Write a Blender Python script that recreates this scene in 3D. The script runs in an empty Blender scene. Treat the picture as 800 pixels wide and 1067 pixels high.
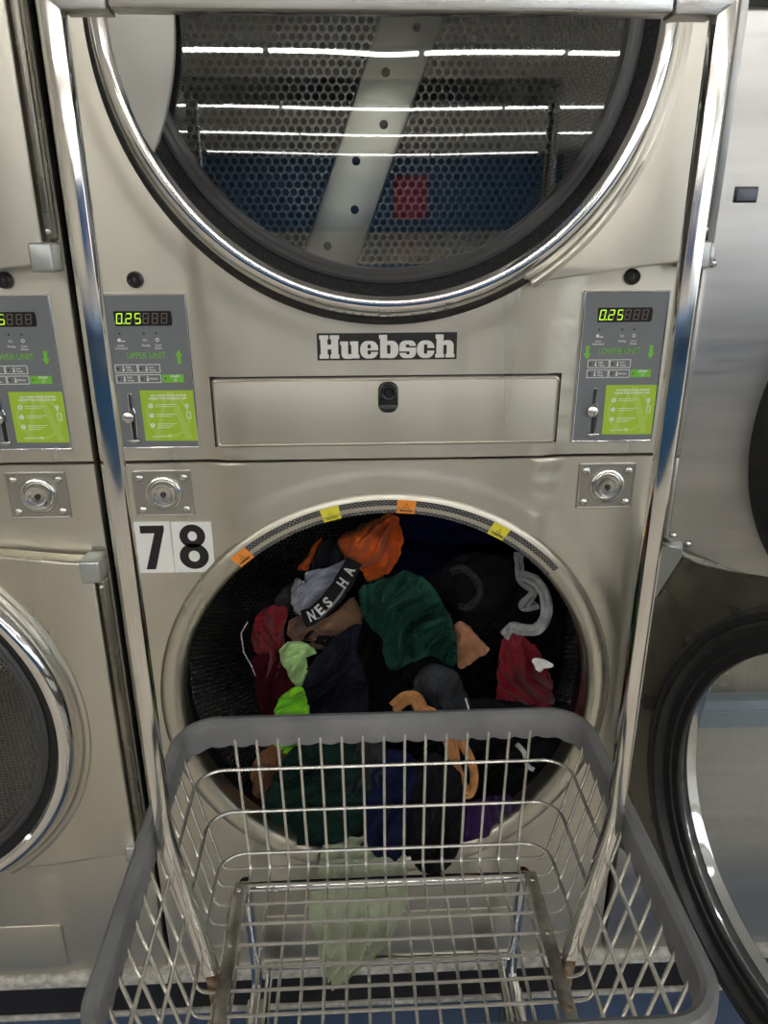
import bpy, bmesh, math, random
from mathutils import Vector, Matrix, noise
PI = math.pi
random.seed(7)
SC = bpy.context.scene
COL = SC.collection

# ------------------------------------------------------------------ camera
CF, CP, CY, CR = 786.733, 0.363967, 0.0435798, -0.00268533     # focal length in pixels of an 800 wide frame, pitch, yaw, roll
CAM = Vector((-0.048702, -1.012662, 1.38))
_cy, _sy, _cp, _sp = math.cos(CY), math.sin(CY), math.cos(CP), math.sin(CP)
_F = Vector((_sy * _cp, _cy * _cp, -_sp)); _R = Vector((_cy, -_sy, 0)); _U = _R.cross(_F)
_R2 = _R * math.cos(CR) + _U * math.sin(CR); _U2 = _U * math.cos(CR) - _R * math.sin(CR)
cam_d = bpy.data.cameras.new('camera'); cam = bpy.data.objects.new('camera', cam_d); COL.objects.link(cam)
M3 = Matrix((_R2, _U2, -_F)).transposed()
cam.matrix_world = Matrix.Translation(CAM) @ M3.to_4x4()
cam_d.sensor_fit = 'HORIZONTAL'; cam_d.sensor_width = 36; cam_d.lens = 36 * CF / 800; cam_d.clip_start = 0.02
SC.camera = cam
def P(px, py, y0):
    """photo pixel -> the point of the place at depth Y = y0"""
    d = _F + _R2 * ((px - 400) / CF) - _U2 * ((py - 533.5) / CF)
    return CAM + d * ((y0 - CAM.y) / d.y)

# ------------------------------------------------------------------ world, exposure
w = bpy.data.worlds.new('world'); SC.world = w; w.use_nodes = True
w.node_tree.nodes['Background'].inputs[0].default_value = (0.88, 0.94, 1, 1)
w.node_tree.nodes['Background'].inputs[1].default_value = 1.4
SC.view_settings.view_transform = 'Standard'; SC.view_settings.look = 'None'
SC.view_settings.gamma = 1; SC.view_settings.use_curve_mapping = False
SC.view_settings.exposure = 0.85
LIGHT = 17.0      # fluorescent lens emission
SC.cycles.max_bounces = 10; SC.cycles.glossy_bounces = 6; SC.cycles.transparent_max_bounces = 12
SC.cycles.sample_clamp_indirect = 6.0
SC.cycles.use_denoising = True

# ------------------------------------------------------------------ materials
def mat(name, col, rough=0.5, metal=0.0, **kw):
    m = bpy.data.materials.new(name); m.use_nodes = True
    b = m.node_tree.nodes['Principled BSDF']
    b.inputs['Base Color'].default_value = (*col, 1); b.inputs['Roughness'].default_value = rough; b.inputs['Metallic'].default_value = metal
    for k, v in kw.items(): b.inputs[k.replace('_', ' ')].default_value = v
    return m
def nt(m): return m.node_tree, m.node_tree.nodes['Principled BSDF']
def noise_into(m, scale=(1, 1, 1), nscale=20, lo=0.25, hi=0.4, target='Roughness', detail=4):
    t, b = nt(m)
    tc = t.nodes.new('ShaderNodeTexCoord'); mp = t.nodes.new('ShaderNodeMapping'); mp.inputs['Scale'].default_value = scale
    n = t.nodes.new('ShaderNodeTexNoise'); n.inputs['Scale'].default_value = nscale; n.inputs['Detail'].default_value = detail
    r = t.nodes.new('ShaderNodeMapRange'); r.inputs['From Min'].default_value = 0.3; r.inputs['From Max'].default_value = 0.7
    r.inputs['To Min'].default_value = lo; r.inputs['To Max'].default_value = hi
    t.links.new(tc.outputs['Object'], mp.inputs[0]); t.links.new(mp.outputs[0], n.inputs['Vector']); t.links.new(n.outputs[0], r.inputs[0])
    if target: t.links.new(r.outputs[0], b.inputs[target])
    return n, r
def bump(m, scale=(1, 1, 1), nscale=200, strength=0.1, dist=0.001, detail=3):
    t, b = nt(m)
    tc = t.nodes.new('ShaderNodeTexCoord'); mp = t.nodes.new('ShaderNodeMapping'); mp.inputs['Scale'].default_value = scale
    n = t.nodes.new('ShaderNodeTexNoise'); n.inputs['Scale'].default_value = nscale; n.inputs['Detail'].default_value = detail
    bp = t.nodes.new('ShaderNodeBump'); bp.inputs['Strength'].default_value = strength; bp.inputs['Distance'].default_value = dist
    t.links.new(tc.outputs['Object'], mp.inputs[0]); t.links.new(mp.outputs[0], n.inputs['Vector']); t.links.new(n.outputs[0], bp.inputs['Height'])
    t.links.new(bp.outputs[0], b.inputs['Normal'])
def colvar(m, c1, c2, scale=(1, 1, 1), nscale=6, detail=5, lo=.35, hi=.65):
    t, b = nt(m)
    tc = t.nodes.new('ShaderNodeTexCoord'); mp = t.nodes.new('ShaderNodeMapping'); mp.inputs['Scale'].default_value = scale
    n = t.nodes.new('ShaderNodeTexNoise'); n.inputs['Scale'].default_value = nscale; n.inputs['Detail'].default_value = detail
    r = t.nodes.new('ShaderNodeValToRGB'); r.color_ramp.elements[0].position = lo; r.color_ramp.elements[1].position = hi
    r.color_ramp.elements[0].color = (*c1, 1); r.color_ramp.elements[1].color = (*c2, 1)
    t.links.new(tc.outputs['Object'], mp.inputs[0]); t.links.new(mp.outputs[0], n.inputs['Vector']); t.links.new(n.outputs[0], r.inputs[0])
    t.links.new(r.outputs[0], b.inputs['Base Color'])

STEEL = mat('brushed_steel', (.60, .57, .50), .34, .92)
noise_into(STEEL, (1, 1, .06), 16, .27, .33, detail=1)
colvar(STEEL, (.545, .52, .44), (.63, .605, .525), (1, 1, .12), 5, 2, .3, .7)
bump(STEEL, (1, 1, .02), 900, .025, .0004)
STEEL2 = mat('brushed_steel_cool', (.6, .6, .59), .36, .85)
noise_into(STEEL2, (.05, 1, 1), 120, .32, .46)
colvar(STEEL2, (.44, .44, .435), (.52, .52, .515), (.08, 1, 1), 30)
bump(STEEL2, (.02, 1, 1), 900, .08, .0006)
for m_, rot_ in ((STEEL, 0.25), (STEEL2, 0.0)):
    t_, b_ = nt(m_); tg_ = t_.nodes.new('ShaderNodeTangent'); tg_.direction_type = 'RADIAL'; tg_.axis = 'Z'
    t_.links.new(tg_.outputs[0], b_.inputs['Tangent']); b_.inputs['Anisotropic'].default_value = .75; b_.inputs['Anisotropic Rotation'].default_value = rot_
GALV = mat('galvanised_steel', (.50, .53, .53), .38, .9); noise_into(GALV, (1, 1, 1), 60, .3, .5)
INNER = mat('dull_inner_steel', (.27, .25, .215), .30, .85); noise_into(INNER, (1, 1, 1), 14, .2, .42); colvar(INNER, (.21, .195, .165), (.32, .30, .26), (1, 1, 1), 9)
CHROME = mat('chrome', (.82, .82, .82), .06, 1); noise_into(CHROME, (1, 1, 1), 30, .03, .12)
POSTM = mat('post_chrome', (.80, .79, .77), .09, 1); noise_into(POSTM, (1, 1, .5), 40, .05, .16)
RAILM = mat('scuffed_rail_steel', (.62, .61, .585), .28, .9); noise_into(RAILM, (.1, 1, 1), 90, .2, .42); bump(RAILM, (.06, 1, 1), 300, .1, .0005)
WIRE = mat('wire_chrome', (.80, .79, .745), .22, .85)
RUST = mat('rusty_steel', (.22, .11, .05), .8, .3); colvar(RUST, (.16, .07, .03), (.45, .36, .27), (1, 1, 1), 70)
BARM = mat('scuffed_bar', (.33, .32, .29), .42, .8); colvar(BARM, (.20, .195, .18), (.55, .53, .47), (1, 1, 1), 22)
PLATEM = mat('lock_plate_steel', (.43, .42, .385), .3, .85)
RIBM = mat('rib_steel', (.60, .58, .50), .3, .85)
BRACK = mat('zinc_bracket', (.40, .43, .43), .4, .35)
BOLT = mat('bolt_steel', (.68, .68, .66), .22, 1)
RUBBER = mat('black_rubber', (.012, .012, .013), .42); noise_into(RUBBER, (1, 1, 1), 60, .35, .6)
FELT = mat('black_felt_gasket', (.012, .012, .013), .9); colvar(FELT, (.008, .008, .009), (.06, .06, .062), (1, 1, 1), 420, 2, .55, .8)
GREYRUB = mat('charcoal_seal', (.055, .055, .058), .38)
BUMPER = mat('grey_rubber_bumper', (.19, .192, .20), .5); colvar(BUMPER, (.165, .167, .177), (.225, .227, .238), (1, 1, 1), 16); bump(BUMPER, (1, 1, 1), 120, .12, .0008)
PANELG = mat('grey_panel', (.155, .17, .185), .45)
HANDLEM = mat('grey_handle', (.42, .42, .39), .4, .3)
BLACKP = mat('black_plastic', (.012, .012, .014), .3)
DARKVOID = mat('cabinet_dark', (.008, .008, .008), .8)
WHITEP = mat('white_print', (.82, .83, .8), .5)
GREYPRINT = mat('dark_segment', (.115, .09, .075), .5)
DISPM = mat('display_window', (.022, .018, .015), .15)
BLACKINK = mat('black_ink', (.01, .01, .01), .5)
GREENP = mat('green_print', (.17, .52, .04), .5)
LIMEP = mat('lime_sticker', (.36, .55, .035), .45)
LIMEL = mat('lime_sticker_pale', (.43, .60, .10), .45)
ORANGEP = mat('orange_label', (.9, .30, .04), .5)
YELLOWP = mat('yellow_label', (.80, .72, .05), .5)
LOGOW = mat('logo_grey_white', (.72, .72, .69), .5)
LED = mat('lit_segment', (.3, .5, .02), .5); nt(LED)[1].inputs['Emission Color'].default_value = (.55, .95, .04, 1); nt(LED)[1].inputs['Emission Strength'].default_value = .45
FLOORM = mat('blue_grey_floor', (.07, .115, .21), .38); colvar(FLOORM, (.06, .10, .185), (.085, .13, .23), (1, 1, 1), 9); bump(FLOORM, (1, 1, 1), 60, .08, .001)
TILEM = mat('beige_tile', (.55, .50, .42), .35); colvar(TILEM, (.50, .45, .37), (.60, .55, .47), (1, 1, 1), 3)
KERBM = mat('worn_concrete', (.42, .41, .37), .85); colvar(KERBM, (.33, .32, .28), (.62, .61, .56), (1, 1, 1), 60)
PLINTHM = mat('black_plinth', (.014, .014, .017), .5)
WALLM = mat('cream_wall', (.74, .71, .64), .8); bump(WALLM, (1, 1, 1), 80, .1, .001)
CEILM = mat('ceiling_tile', (.72, .71, .68), .9); bump(CEILM, (1, 1, 1), 150, .2, .001)
BLUEW = mat('blue_wall_paint', (.02, .12, .30), .6)
PINKM = mat('pink_poster', (.62, .05, .15), .6)
FIXM = mat('white_fixture', (.75, .75, .74), .5)
LENS = mat('lit_lens', (1, 1, 1), .5); nt(LENS)[1].inputs['Emission Color'].default_value = (1, .975, .93, 1); nt(LENS)[1].inputs['Emission Strength'].default_value = LIGHT
REFLB = mat('blue_grey_reflection', (.22, .28, .34), .4, .4)  # bluish reflection on the right machine, put into the colour

def glass_mat(name, tint=(.96, .98, .98), scratches=False, r0=.07):
    m = bpy.data.materials.new(name); m.use_nodes = True; t = m.node_tree; t.nodes.clear()
    o = t.nodes.new('ShaderNodeOutputMaterial'); mx = t.nodes.new('ShaderNodeMixShader'); tr = t.nodes.new('ShaderNodeBsdfTransparent')
    gl = t.nodes.new('ShaderNodeBsdfGlossy'); gl.inputs['Roughness'].default_value = .015; gl.inputs['Color'].default_value = (1, 1, 1, 1)
    tr.inputs[0].default_value = (*tint, 1)
    lw = t.nodes.new('ShaderNodeLayerWeight'); lw.inputs[0].default_value = .5
    pw = t.nodes.new('ShaderNodeMath'); pw.operation = 'POWER'; pw.inputs[1].default_value = 4; t.links.new(lw.outputs['Facing'], pw.inputs[0])
    ad = t.nodes.new('ShaderNodeMath'); ad.operation = 'ADD'; ad.use_clamp = True; ad.inputs[1].default_value = r0
    t.links.new(pw.outputs[0], ad.inputs[0]); t.links.new(ad.outputs[0], mx.inputs[0])
    t.links.new(tr.outputs[0], mx.inputs[1]); t.links.new(gl.outputs[0], mx.inputs[2])
    if scratches:
        tc = t.nodes.new('ShaderNodeTexCoord'); mp = t.nodes.new('ShaderNodeMapping'); mp.inputs['Rotation'].default_value = (0, .75, 0)
        mp.inputs['Scale'].default_value = (1.2, 1, 22)
        n = t.nodes.new('ShaderNodeTexNoise'); n.inputs['Scale'].default_value = 5; n.inputs['Detail'].default_value = 3
        r = t.nodes.new('ShaderNodeMapRange'); r.inputs['From Min'].default_value = .68; r.inputs['From Max'].default_value = .74; r.inputs['To Max'].default_value = .35
        d = t.nodes.new('ShaderNodeBsdfDiffuse'); d.inputs[0].default_value = (.7, .7, .68, 1); m2 = t.nodes.new('ShaderNodeMixShader')
        a2 = t.nodes.new('ShaderNodeMath'); a2.operation = 'ADD'; a2.inputs[1].default_value = .06
        t.links.new(tc.outputs['Object'], mp.inputs[0]); t.links.new(mp.outputs[0], n.inputs['Vector']); t.links.new(n.outputs[0], r.inputs[0])
        t.links.new(r.outputs[0], a2.inputs[0]); t.links.new(a2.outputs[0], m2.inputs[0]); t.links.new(mx.outputs[0], m2.inputs[1]); t.links.new(d.outputs[0], m2.inputs[2])
        t.links.new(m2.outputs[0], o.inputs[0])
    else: t.links.new(mx.outputs[0], o.inputs[0])
    return m
GLASS = glass_mat('door_glass', (.86, .88, .88), r0=.055)
GLASS_S = glass_mat('scratched_door_glass', scratches=True, r0=.03)

def perf_mat(name, base, rough, pitch, hole=.34):
    m = mat(name, base, rough, .95); t, b = nt(m)
    uv = t.nodes.new('ShaderNodeUVMap'); N = t.nodes.new; L = t.links.new
    def vm(op, a, bvec=None):
        n = N('ShaderNodeVectorMath'); n.operation = op; L(a, n.inputs[0])
        if bvec is not None: n.inputs[1].default_value = bvec
        return n.outputs[0] if op != 'LENGTH' else n.outputs['Value']
    s = vm('MULTIPLY', uv.outputs[0], (1 / pitch, 1 / (pitch * 1.732), 0))
    ds = []
    for off in (0, .5):
        a = vm('ADD', s, (off, off, 0)); a = vm('FRACTION', a); a = vm('SUBTRACT', a, (.5, .5, 0)); a = vm('MULTIPLY', a, (1, 1.732, 0)); ds.append(vm('LENGTH', a))
    mn = N('ShaderNodeMath'); mn.operation = 'MINIMUM'; L(ds[0], mn.inputs[0]); L(ds[1], mn.inputs[1])
    st = N('ShaderNodeMapRange'); st.inputs['From Min'].default_value = hole - .03; st.inputs['From Max'].default_value = hole + .03; L(mn.outputs[0], st.inputs[0])
    mc = N('ShaderNodeMixRGB'); mc.inputs[1].default_value = (.004, .004, .004, 1); mc.inputs[2].default_value = (*base, 1); L(st.outputs[0], mc.inputs[0]); L(mc.outputs[0], b.inputs['Base Color'])
    mm = N('ShaderNodeMath'); mm.operation = 'MULTIPLY'; mm.inputs[1].default_value = .95; L(st.outputs[0], mm.inputs[0]); L(mm.outputs[0], b.inputs['Metallic'])
    mr = N('ShaderNodeMapRange'); mr.inputs['To Min'].default_value = .9; mr.inputs['To Max'].default_value = rough; L(st.outputs[0], mr.inputs[0]); L(mr.outputs[0], b.inputs['Roughness'])
    sm = N('ShaderNodeMapRange'); sm.interpolation_type = 'SMOOTHSTEP'; sm.inputs['From Min'].default_value = hole - .08; sm.inputs['From Max'].default_value = .5; L(mn.outputs[0], sm.inputs[0])
    bp = N('ShaderNodeBump'); bp.inputs['Strength'].default_value = 1; bp.inputs['Distance'].default_value = .003; L(sm.outputs[0], bp.inputs['Height']); L(bp.outputs[0], b.inputs['Normal'])
    return m
PERF = perf_mat('perforated_drum_steel', (.42, .42, .40), .25, .0165, .36)
PERFD = perf_mat('perforated_drum_dull', (.36, .36, .345), .4, .0105)

def cloth_mat(name, col, rough=.9, weave=0, var=.25, ws=900):
    m = mat(name, col, rough); t, b = nt(m)
    dk = max(col) < .06; b.inputs['Sheen Weight'].default_value = .0 if dk else .12; b.inputs['Sheen Roughness'].default_value = .5
    b.inputs['Specular IOR Level'].default_value = .12 if dk else .25
    colvar(m, tuple(c * (1 - var) for c in col), tuple(min(1, c * (1 + var)) for c in col), (1, 1, 1), 40, 4)
    bump(m, (1, 1, 1), ws, .35 if weave else .2, .0012 if weave else .0006, 1)
    return m

# ------------------------------------------------------------------ mesh helpers
def link_obj(name, me, m, parent=None, smooth=True, loc=None):
    o = bpy.data.objects.new(name, me); COL.objects.link(o)
    if m is not None: me.materials.append(m)
    if smooth: me.polygons.foreach_set('use_smooth', [True] * len(me.polygons))
    if parent is not None: o.parent = parent
    if loc is not None: o.location = loc
    return o
def obj(name, geo, m, parent=None, smooth=True, loc=None):
    v, f = geo
    me = bpy.data.meshes.new(name); me.from_pydata([tuple(p) for p in v], [], f); me.update()
    bm = bmesh.new(); bm.from_mesh(me); bmesh.ops.recalc_face_normals(bm, faces=bm.faces); 
    if smooth:
        for e in bm.edges:
            if len(e.link_faces) == 2 and e.calc_face_angle(0) > math.radians(38): e.smooth = False
    bm.to_mesh(me); bm.free()
    return link_obj(name, me, m, parent, smooth, loc)
def join(*gs):
    V, Fc = [], []
    for v, f in gs:
        k = len(V); V += list(v); Fc += [tuple(i + k for i in q) for q in f]
    return V, Fc
def bm_geo(bm):
    bm.verts.index_update(); g = ([v.co.copy() for v in bm.verts], [tuple(v.index for v in f.verts) for f in bm.faces]); bm.free(); return g
def rbox(x0, x1, y0, y1, z0, z1, r=.002, seg=2):
    bm = bmesh.new(); bmesh.ops.create_cube(bm, size=1)
    for v in bm.verts:
        v.co.x = x0 if v.co.x < 0 else x1; v.co.y = y0 if v.co.y < 0 else y1; v.co.z = z0 if v.co.z < 0 else z1
    r = min(r, abs(x1 - x0) * .49, abs(y1 - y0) * .49, abs(z1 - z0) * .49)
    if r > 0: bmesh.ops.bevel(bm, geom=bm.edges[:], offset=r, segments=seg, profile=.5, affect='EDGES')
    return bm_geo(bm)
def prism(pts, y0, y1, r=0, seg=2):
    """outline in XZ extruded along Y (front at the smaller Y), optional bevel of the front edge"""
    bm = bmesh.new(); vs = [bm.verts.new((x, y1, z)) for x, z in pts]; f = bm.faces.new(vs)
    e = bmesh.ops.extrude_face_region(bm, geom=[f]); nv = [q for q in e['geom'] if isinstance(q, bmesh.types.BMVert)]
    for v in nv: v.co.y = y0
    if r > 0:
        s = set(nv); ed = [q for q in bm.edges if q.verts[0] in s and q.verts[1] in s]
        bmesh.ops.bevel(bm, geom=ed, offset=r, segments=seg, profile=.5, affect='EDGES')
    bmesh.ops.recalc_face_normals(bm, faces=bm.faces)
    return bm_geo(bm)
def rrect(x0, x1, z0, z1, r, n=5):
    out = []
    for cx, cz, a0 in ((x1 - r, z1 - r, 0), (x0 + r, z1 - r, 90), (x0 + r, z0 + r, 180), (x1 - r, z0 + r, 270)):
        for k in range(n + 1):
            a = math.radians(a0 + 90 * k / n); out.append((cx + r * math.cos(a), cz + r * math.sin(a)))
    return out
def circ(cx, cz, r, n=32): return [(cx + r * math.cos(2 * PI * k / n), cz + r * math.sin(2 * PI * k / n)) for k in range(n)]
def lathe(prof, n=96, cx=0, cz=0, closed=True, y=0, a0=0, a1=2 * PI):
    """profile of (radius, y) turned about a Y axis through (cx, cz)"""
    full = abs(a1 - a0 - 2 * PI) < 1e-6; m = len(prof); V, Fc = [], []
    cnt = n if full else n + 1
    for k in range(cnt):
        a = a0 + (a1 - a0) * k / n
        for r, yy in prof: V.append((cx + r * math.cos(a), y + yy, cz + r * math.sin(a)))
    for k in range(n):
        k2 = (k + 1) % cnt
        for j in range(m if closed else m - 1):
            j2 = (j + 1) % m; Fc.append((k * m + j, k * m + j2, k2 * m + j2, k2 * m + j))
    if not full and closed:
        Fc.append(tuple(range(m))); Fc.append(tuple(range(n * m, n * m + m)))
    return V, Fc
def disc_geo(cx, cz, r, y, n=64): return [(cx + r * math.cos(2 * PI * k / n), y, cz + r * math.sin(2 * PI * k / n)) for k in range(n)], [tuple(range(n))]
def dome(cx, y, cz, r, h, n=16, m=5, ax='y'):
    """screw head bulging towards -Y"""
    V = [(cx, y - h, cz)]; Fc = []
    for j in range(1, m + 1):
        t = PI / 2 * j / m
        for k in range(n):
            a = 2 * PI * k / n; V.append((cx + r * math.sin(t) * math.cos(a), y - h * math.cos(t), cz + r * math.sin(t) * math.sin(a)))
    for k in range(n): Fc.append((0, 1 + k, 1 + (k + 1) % n))
    for j in range(m - 1):
        for k in range(n): Fc.append((1 + j * n + k, 1 + j * n + (k + 1) % n, 1 + (j + 1) * n + (k + 1) % n, 1 + (j + 1) * n + k))
    Fc.append(tuple(1 + (m - 1) * n + k for k in range(n)))
    return V, Fc
def sweep(path, sec, closed=False, up=Vector((0, 0, 1)), secfn=None):
    """section (list of (a, b)) along path; a = sideways, b = along up"""
    path = [Vector(p) for p in path]; n = len(path); V, Fc = [], []; m = None; s = 0; prev_n = None
    for i, p in enumerate(path):
        if closed: t = (path[(i + 1) % n] - path[i - 1])
        else: t = path[min(i + 1, n - 1)] - path[max(i - 1, 0)]
        t.normalize()
        if up is not None:
            sd = t.cross(up)
            if sd.length < 1e-4: sd = t.cross(Vector((0, 1, 0)))
            sd.normalize(); uu = sd.cross(t).normalized()
        else:
            if prev_n is None:
                q = Vector((0, 0, 1)) if abs(t.z) < .9 else Vector((1, 0, 0)); sd = t.cross(q).normalized()
            else: sd = (prev_n - t * prev_n.dot(t)).normalized()
            prev_n = sd; uu = sd.cross(t).normalized()
        if i: s += (p - path[i - 1]).length
        sc = secfn(s, i) if secfn else sec
        m = len(sc)
        for a, b in sc: V.append(p + sd * a + uu * b)
    for i in range(n if closed else n - 1):
        i2 = (i + 1) % n
        for j in range(m): j2 = (j + 1) % m; Fc.append((i * m + j, i * m + j2, i2 * m + j2, i2 * m + j))
    if not closed: Fc.append(tuple(range(m))); Fc.append(tuple(range((n - 1) * m, n * m)))
    return V, Fc
def tube(path, r, n=8, closed=False): return sweep(path, [(r * math.cos(2 * PI * k / n), r * math.sin(2 * PI * k / n)) for k in range(n)], closed, None)
def fillet(pts, r, n=6):
    pts = [Vector(p) for p in pts]; out = [pts[0]]
    for i in range(1, len(pts) - 1):
        a, b, c = pts[i - 1], pts[i], pts[i + 1]; d1 = (a - b); d2 = (c - b); rr = min(r, d1.length * .49, d2.length * .49)
        p1 = b + d1.normalized() * rr; p2 = b + d2.normalized() * rr
        for k in range(n + 1):
            t = k / n; out.append(p1 * (1 - t) ** 2 + b * 2 * t * (1 - t) + p2 * t * t)
    out.append(pts[-1]); return out
def text_geo(s, size, x, z, y, bold=0.0, align='LEFT', ext=.0003, rot=0, width=None, height=None, spacing=1.0, shear=0):
    c = bpy.data.curves.new('lettering', 'FONT'); c.body = s; c.size = size; c.align_x = align; c.align_y = 'CENTER'; c.extrude = ext; c.offset = bold
    c.space_character = spacing; c.shear = shear; c.resolution_u = 3
    o = bpy.data.objects.new('lettering', c); COL.objects.link(o); bpy.context.view_layer.update()
    me = bpy.data.meshes.new_from_object(o.evaluated_get(bpy.context.evaluated_depsgraph_get()))
    v = [q.co.copy() for q in me.vertices]; f = [tuple(p.vertices) for p in me.polygons]
    bpy.data.objects.remove(o); bpy.data.curves.remove(c); bpy.data.meshes.remove(me)
    if width or height:
        x0, x1 = min(q.x for q in v), max(q.x for q in v); y0, y1 = min(q.y for q in v), max(q.y for q in v)
        sx = width / (x1 - x0) if width else 1; sy = height / (y1 - y0) if height else sx
        for q in v: q.x = (q.x - (x0 + x1) / 2) * sx; q.y = (q.y - (y0 + y1) / 2) * sy
    cr, sr = math.cos(rot), math.sin(rot)
    return [(x + q.x * cr - q.y * sr, y - q.z, z + q.x * sr + q.y * cr) for q in v], f
def tag(o, label=None, cat=None, group=None, kind=None):
    if label: o['label'] = label
    if cat: o['category'] = cat
    if group: o['group'] = group
    if kind: o['kind'] = kind
    return o
def empty(name, loc, label=None, cat=None, group=None, rz=0):
    o = bpy.data.objects.new(name, None); COL.objects.link(o); o.location = loc; o.rotation_euler.z = rz; o.empty_display_size = .1
    return tag(o, label, cat, group)
def struct(name, geo, m, smooth=False): return tag(obj(name, geo, m, None, smooth), kind='structure')

# ------------------------------------------------------------------ the room
X0, X1, YB, YF, ZC = -7.0, 9.0, -29.0, 1.3, 3.02
struct('floor', rbox(X0, X1, YB, -.30, -.1, 0, 0), TILEM)
struct('trim_4', rbox(X0, X1, -.30, YF, -.1, 0, 0), FLOORM)
struct('ceiling', rbox(X0, X1, YB, YF, ZC, ZC + .1, 0), CEILM)
struct('wall_left', rbox(X0 - .1, X0, YB, YF, 0, ZC, 0), WALLM)
struct('wall_right', join(rbox(X1, X1 + .1, YB, YF, 0, .45, 0), rbox(X1, X1 + .1, YB, YF, 2.75, ZC, 0), *[rbox(X1, X1 + .1, a, b, .45, 2.75, 0) for a, b in ((-3, YF), (-8.4, -8), (-13.4, -13), (-18.4, -18), (YB, -24))]), WALLM)
for k, (a, b) in enumerate(((-8, -3), (-13, -8.4), (-18, -13.4), (-24, -18.4))): struct('window_%d' % (k + 1), join(rbox(X1, X1 + .06, a, b, .45, .51, .003), rbox(X1, X1 + .06, a, b, 2.69, 2.75, .003), rbox(X1, X1 + .06, a, a + .06, .45, 2.75, .003), rbox(X1, X1 + .06, b - .06, b, .45, 2.75, .003)), FIXM)
tag(obj('added_blue_counter', join(rbox(-5.5, 5.5, -4.6, -3.7, .86, .90, .01), rbox(-5.4, 5.4, -4.5, -3.8, 0, .86, .005)), BLUEW), 'long unseen blue counter added for its blue reflection in the chrome rack posts', 'counter')  # unseen box added to give the rack posts something blue to reflect
struct('wall_front', rbox(X0, X1, YF, YF + .1, 0, ZC, 0), WALLM)
struct('wall_back', rbox(X0, X1, YB - .1, YB, 0, ZC, 0), BLUEW)
struct('trim_1', rbox(-1.25, 1.25, -.004, 1.05, 0, .084, .003), PLINTHM)
struct('trim_2', rbox(-1.25, 1.25, -.016, 1.05, .084, .112, .006), KERBM)
struct('trim_3', rbox(-1.25, 1.25, -.012, -.004, 0, .01, .002), KERBM)

ROWS = {-3.1: 'in the row nearest the dryers', -7.75: 'in the highest row mirrored in the upper glass', -12.7: 'in the second row down mirrored in the upper glass', -18.1: 'in the third row down mirrored in the upper glass', -26.2: 'in the lowest row mirrored in the upper glass'}
def ceiling_light(x, y, ln, label, row):
    t = empty('ceiling_light', (x, y, ZC), label, 'ceiling light', 'fluorescent ceiling lights ' + row)
    obj('housing', rbox(-ln / 2, ln / 2, -.09, .09, -.05, 0, .004), FIXM, t)
    obj('lens', rbox(-ln / 2 + .02, ln / 2 - .02, -.065, .065, -.072, -.05, .012), LENS, t)
n_row = 0
for yy, x_first, ln, cnt in ((-3.1, -4.4, 1.70, 6), (-7.75, -4.45, 1.70, 7), (-12.7, -9.4 + 4, 4.05, 3), (-18.1, -5.6, 4.2, 3), (-26.2, -5.6, 4.2, 3)):
    for k in range(cnt):
        ceiling_light(x_first + (k + .5) * (ln + .03), yy, ln, 'white fluorescent ceiling fitting ' + ROWS[yy], ROWS[yy])
tag(obj('poster', rbox(1.7, 3.1, YB + .002, YB + .03, .5, 2.3, .004), PINKM), 'tall pink poster on the blue wall, seen mirrored in the upper door glass', 'poster')

# ------------------------------------------------------------------ dryer building blocks
def door_ring(parent, cx, cz, wide=0.0):
    """chrome porthole ring with seals; local to the door, closed door faces -Y"""
    obj('outer_gasket', lathe([(.318, -.003), (.336, -.003), (.3385, -.018), (.331, -.029), (.318, -.03)], 128, cx, cz), RUBBER, parent)
    prof = [(.318, -.026), (.3265, -.026), (.3275, -.034), (.325, -.046), (.3195, -.055), (.312, -.0585), (.305, -.057), (.3005, -.0515), (.3005, -.045), (.310, -.040)]
    obj('chrome_ring', lathe(prof, 160, cx, cz), CHROME, parent)
    obj('felt_ring', lathe([(.306, -.044), (.3005, -.0505), (.2985, -.0505), (.286 + wide * .5, -.0405), (.286 + wide * .5, -.036), (.306, -.036)], 128, cx, cz), FELT, parent)
    obj('seal', lathe([(r_ + wide * (.294 - r_) / .026, y_) for r_, y_ in ((.286, -.037), (.2855, -.0435), (.281, -.0465), (.277, -.044), (.2735, -.0455), (.2695, -.043), (.268, -.036), (.268, -.028), (.286, -.028))], 128, cx, cz), CHROME if wide else GREYRUB, parent)
def d_panel_pts(cx, cz, xh):
    """outline of the hinge side panel of a door: from the ring out to the hinge line"""
    pts = []
    R = .3235
    for k in range(25):
        a = math.radians(-58.5 + 117 * k / 24); pts.append((cx + R * math.cos(a), cz + R * math.sin(a)))
    top = [(.17, .283), (.20, .2845), (.25, .2775), (.30, .271), (.345, .266), (xh - .004, .2635), (xh, .259)]
    pts += [(cx + a, cz + b) for a, b in top]
    pts += [(cx + a, cz - b) for a, b in reversed(top)]
    return pts
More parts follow.
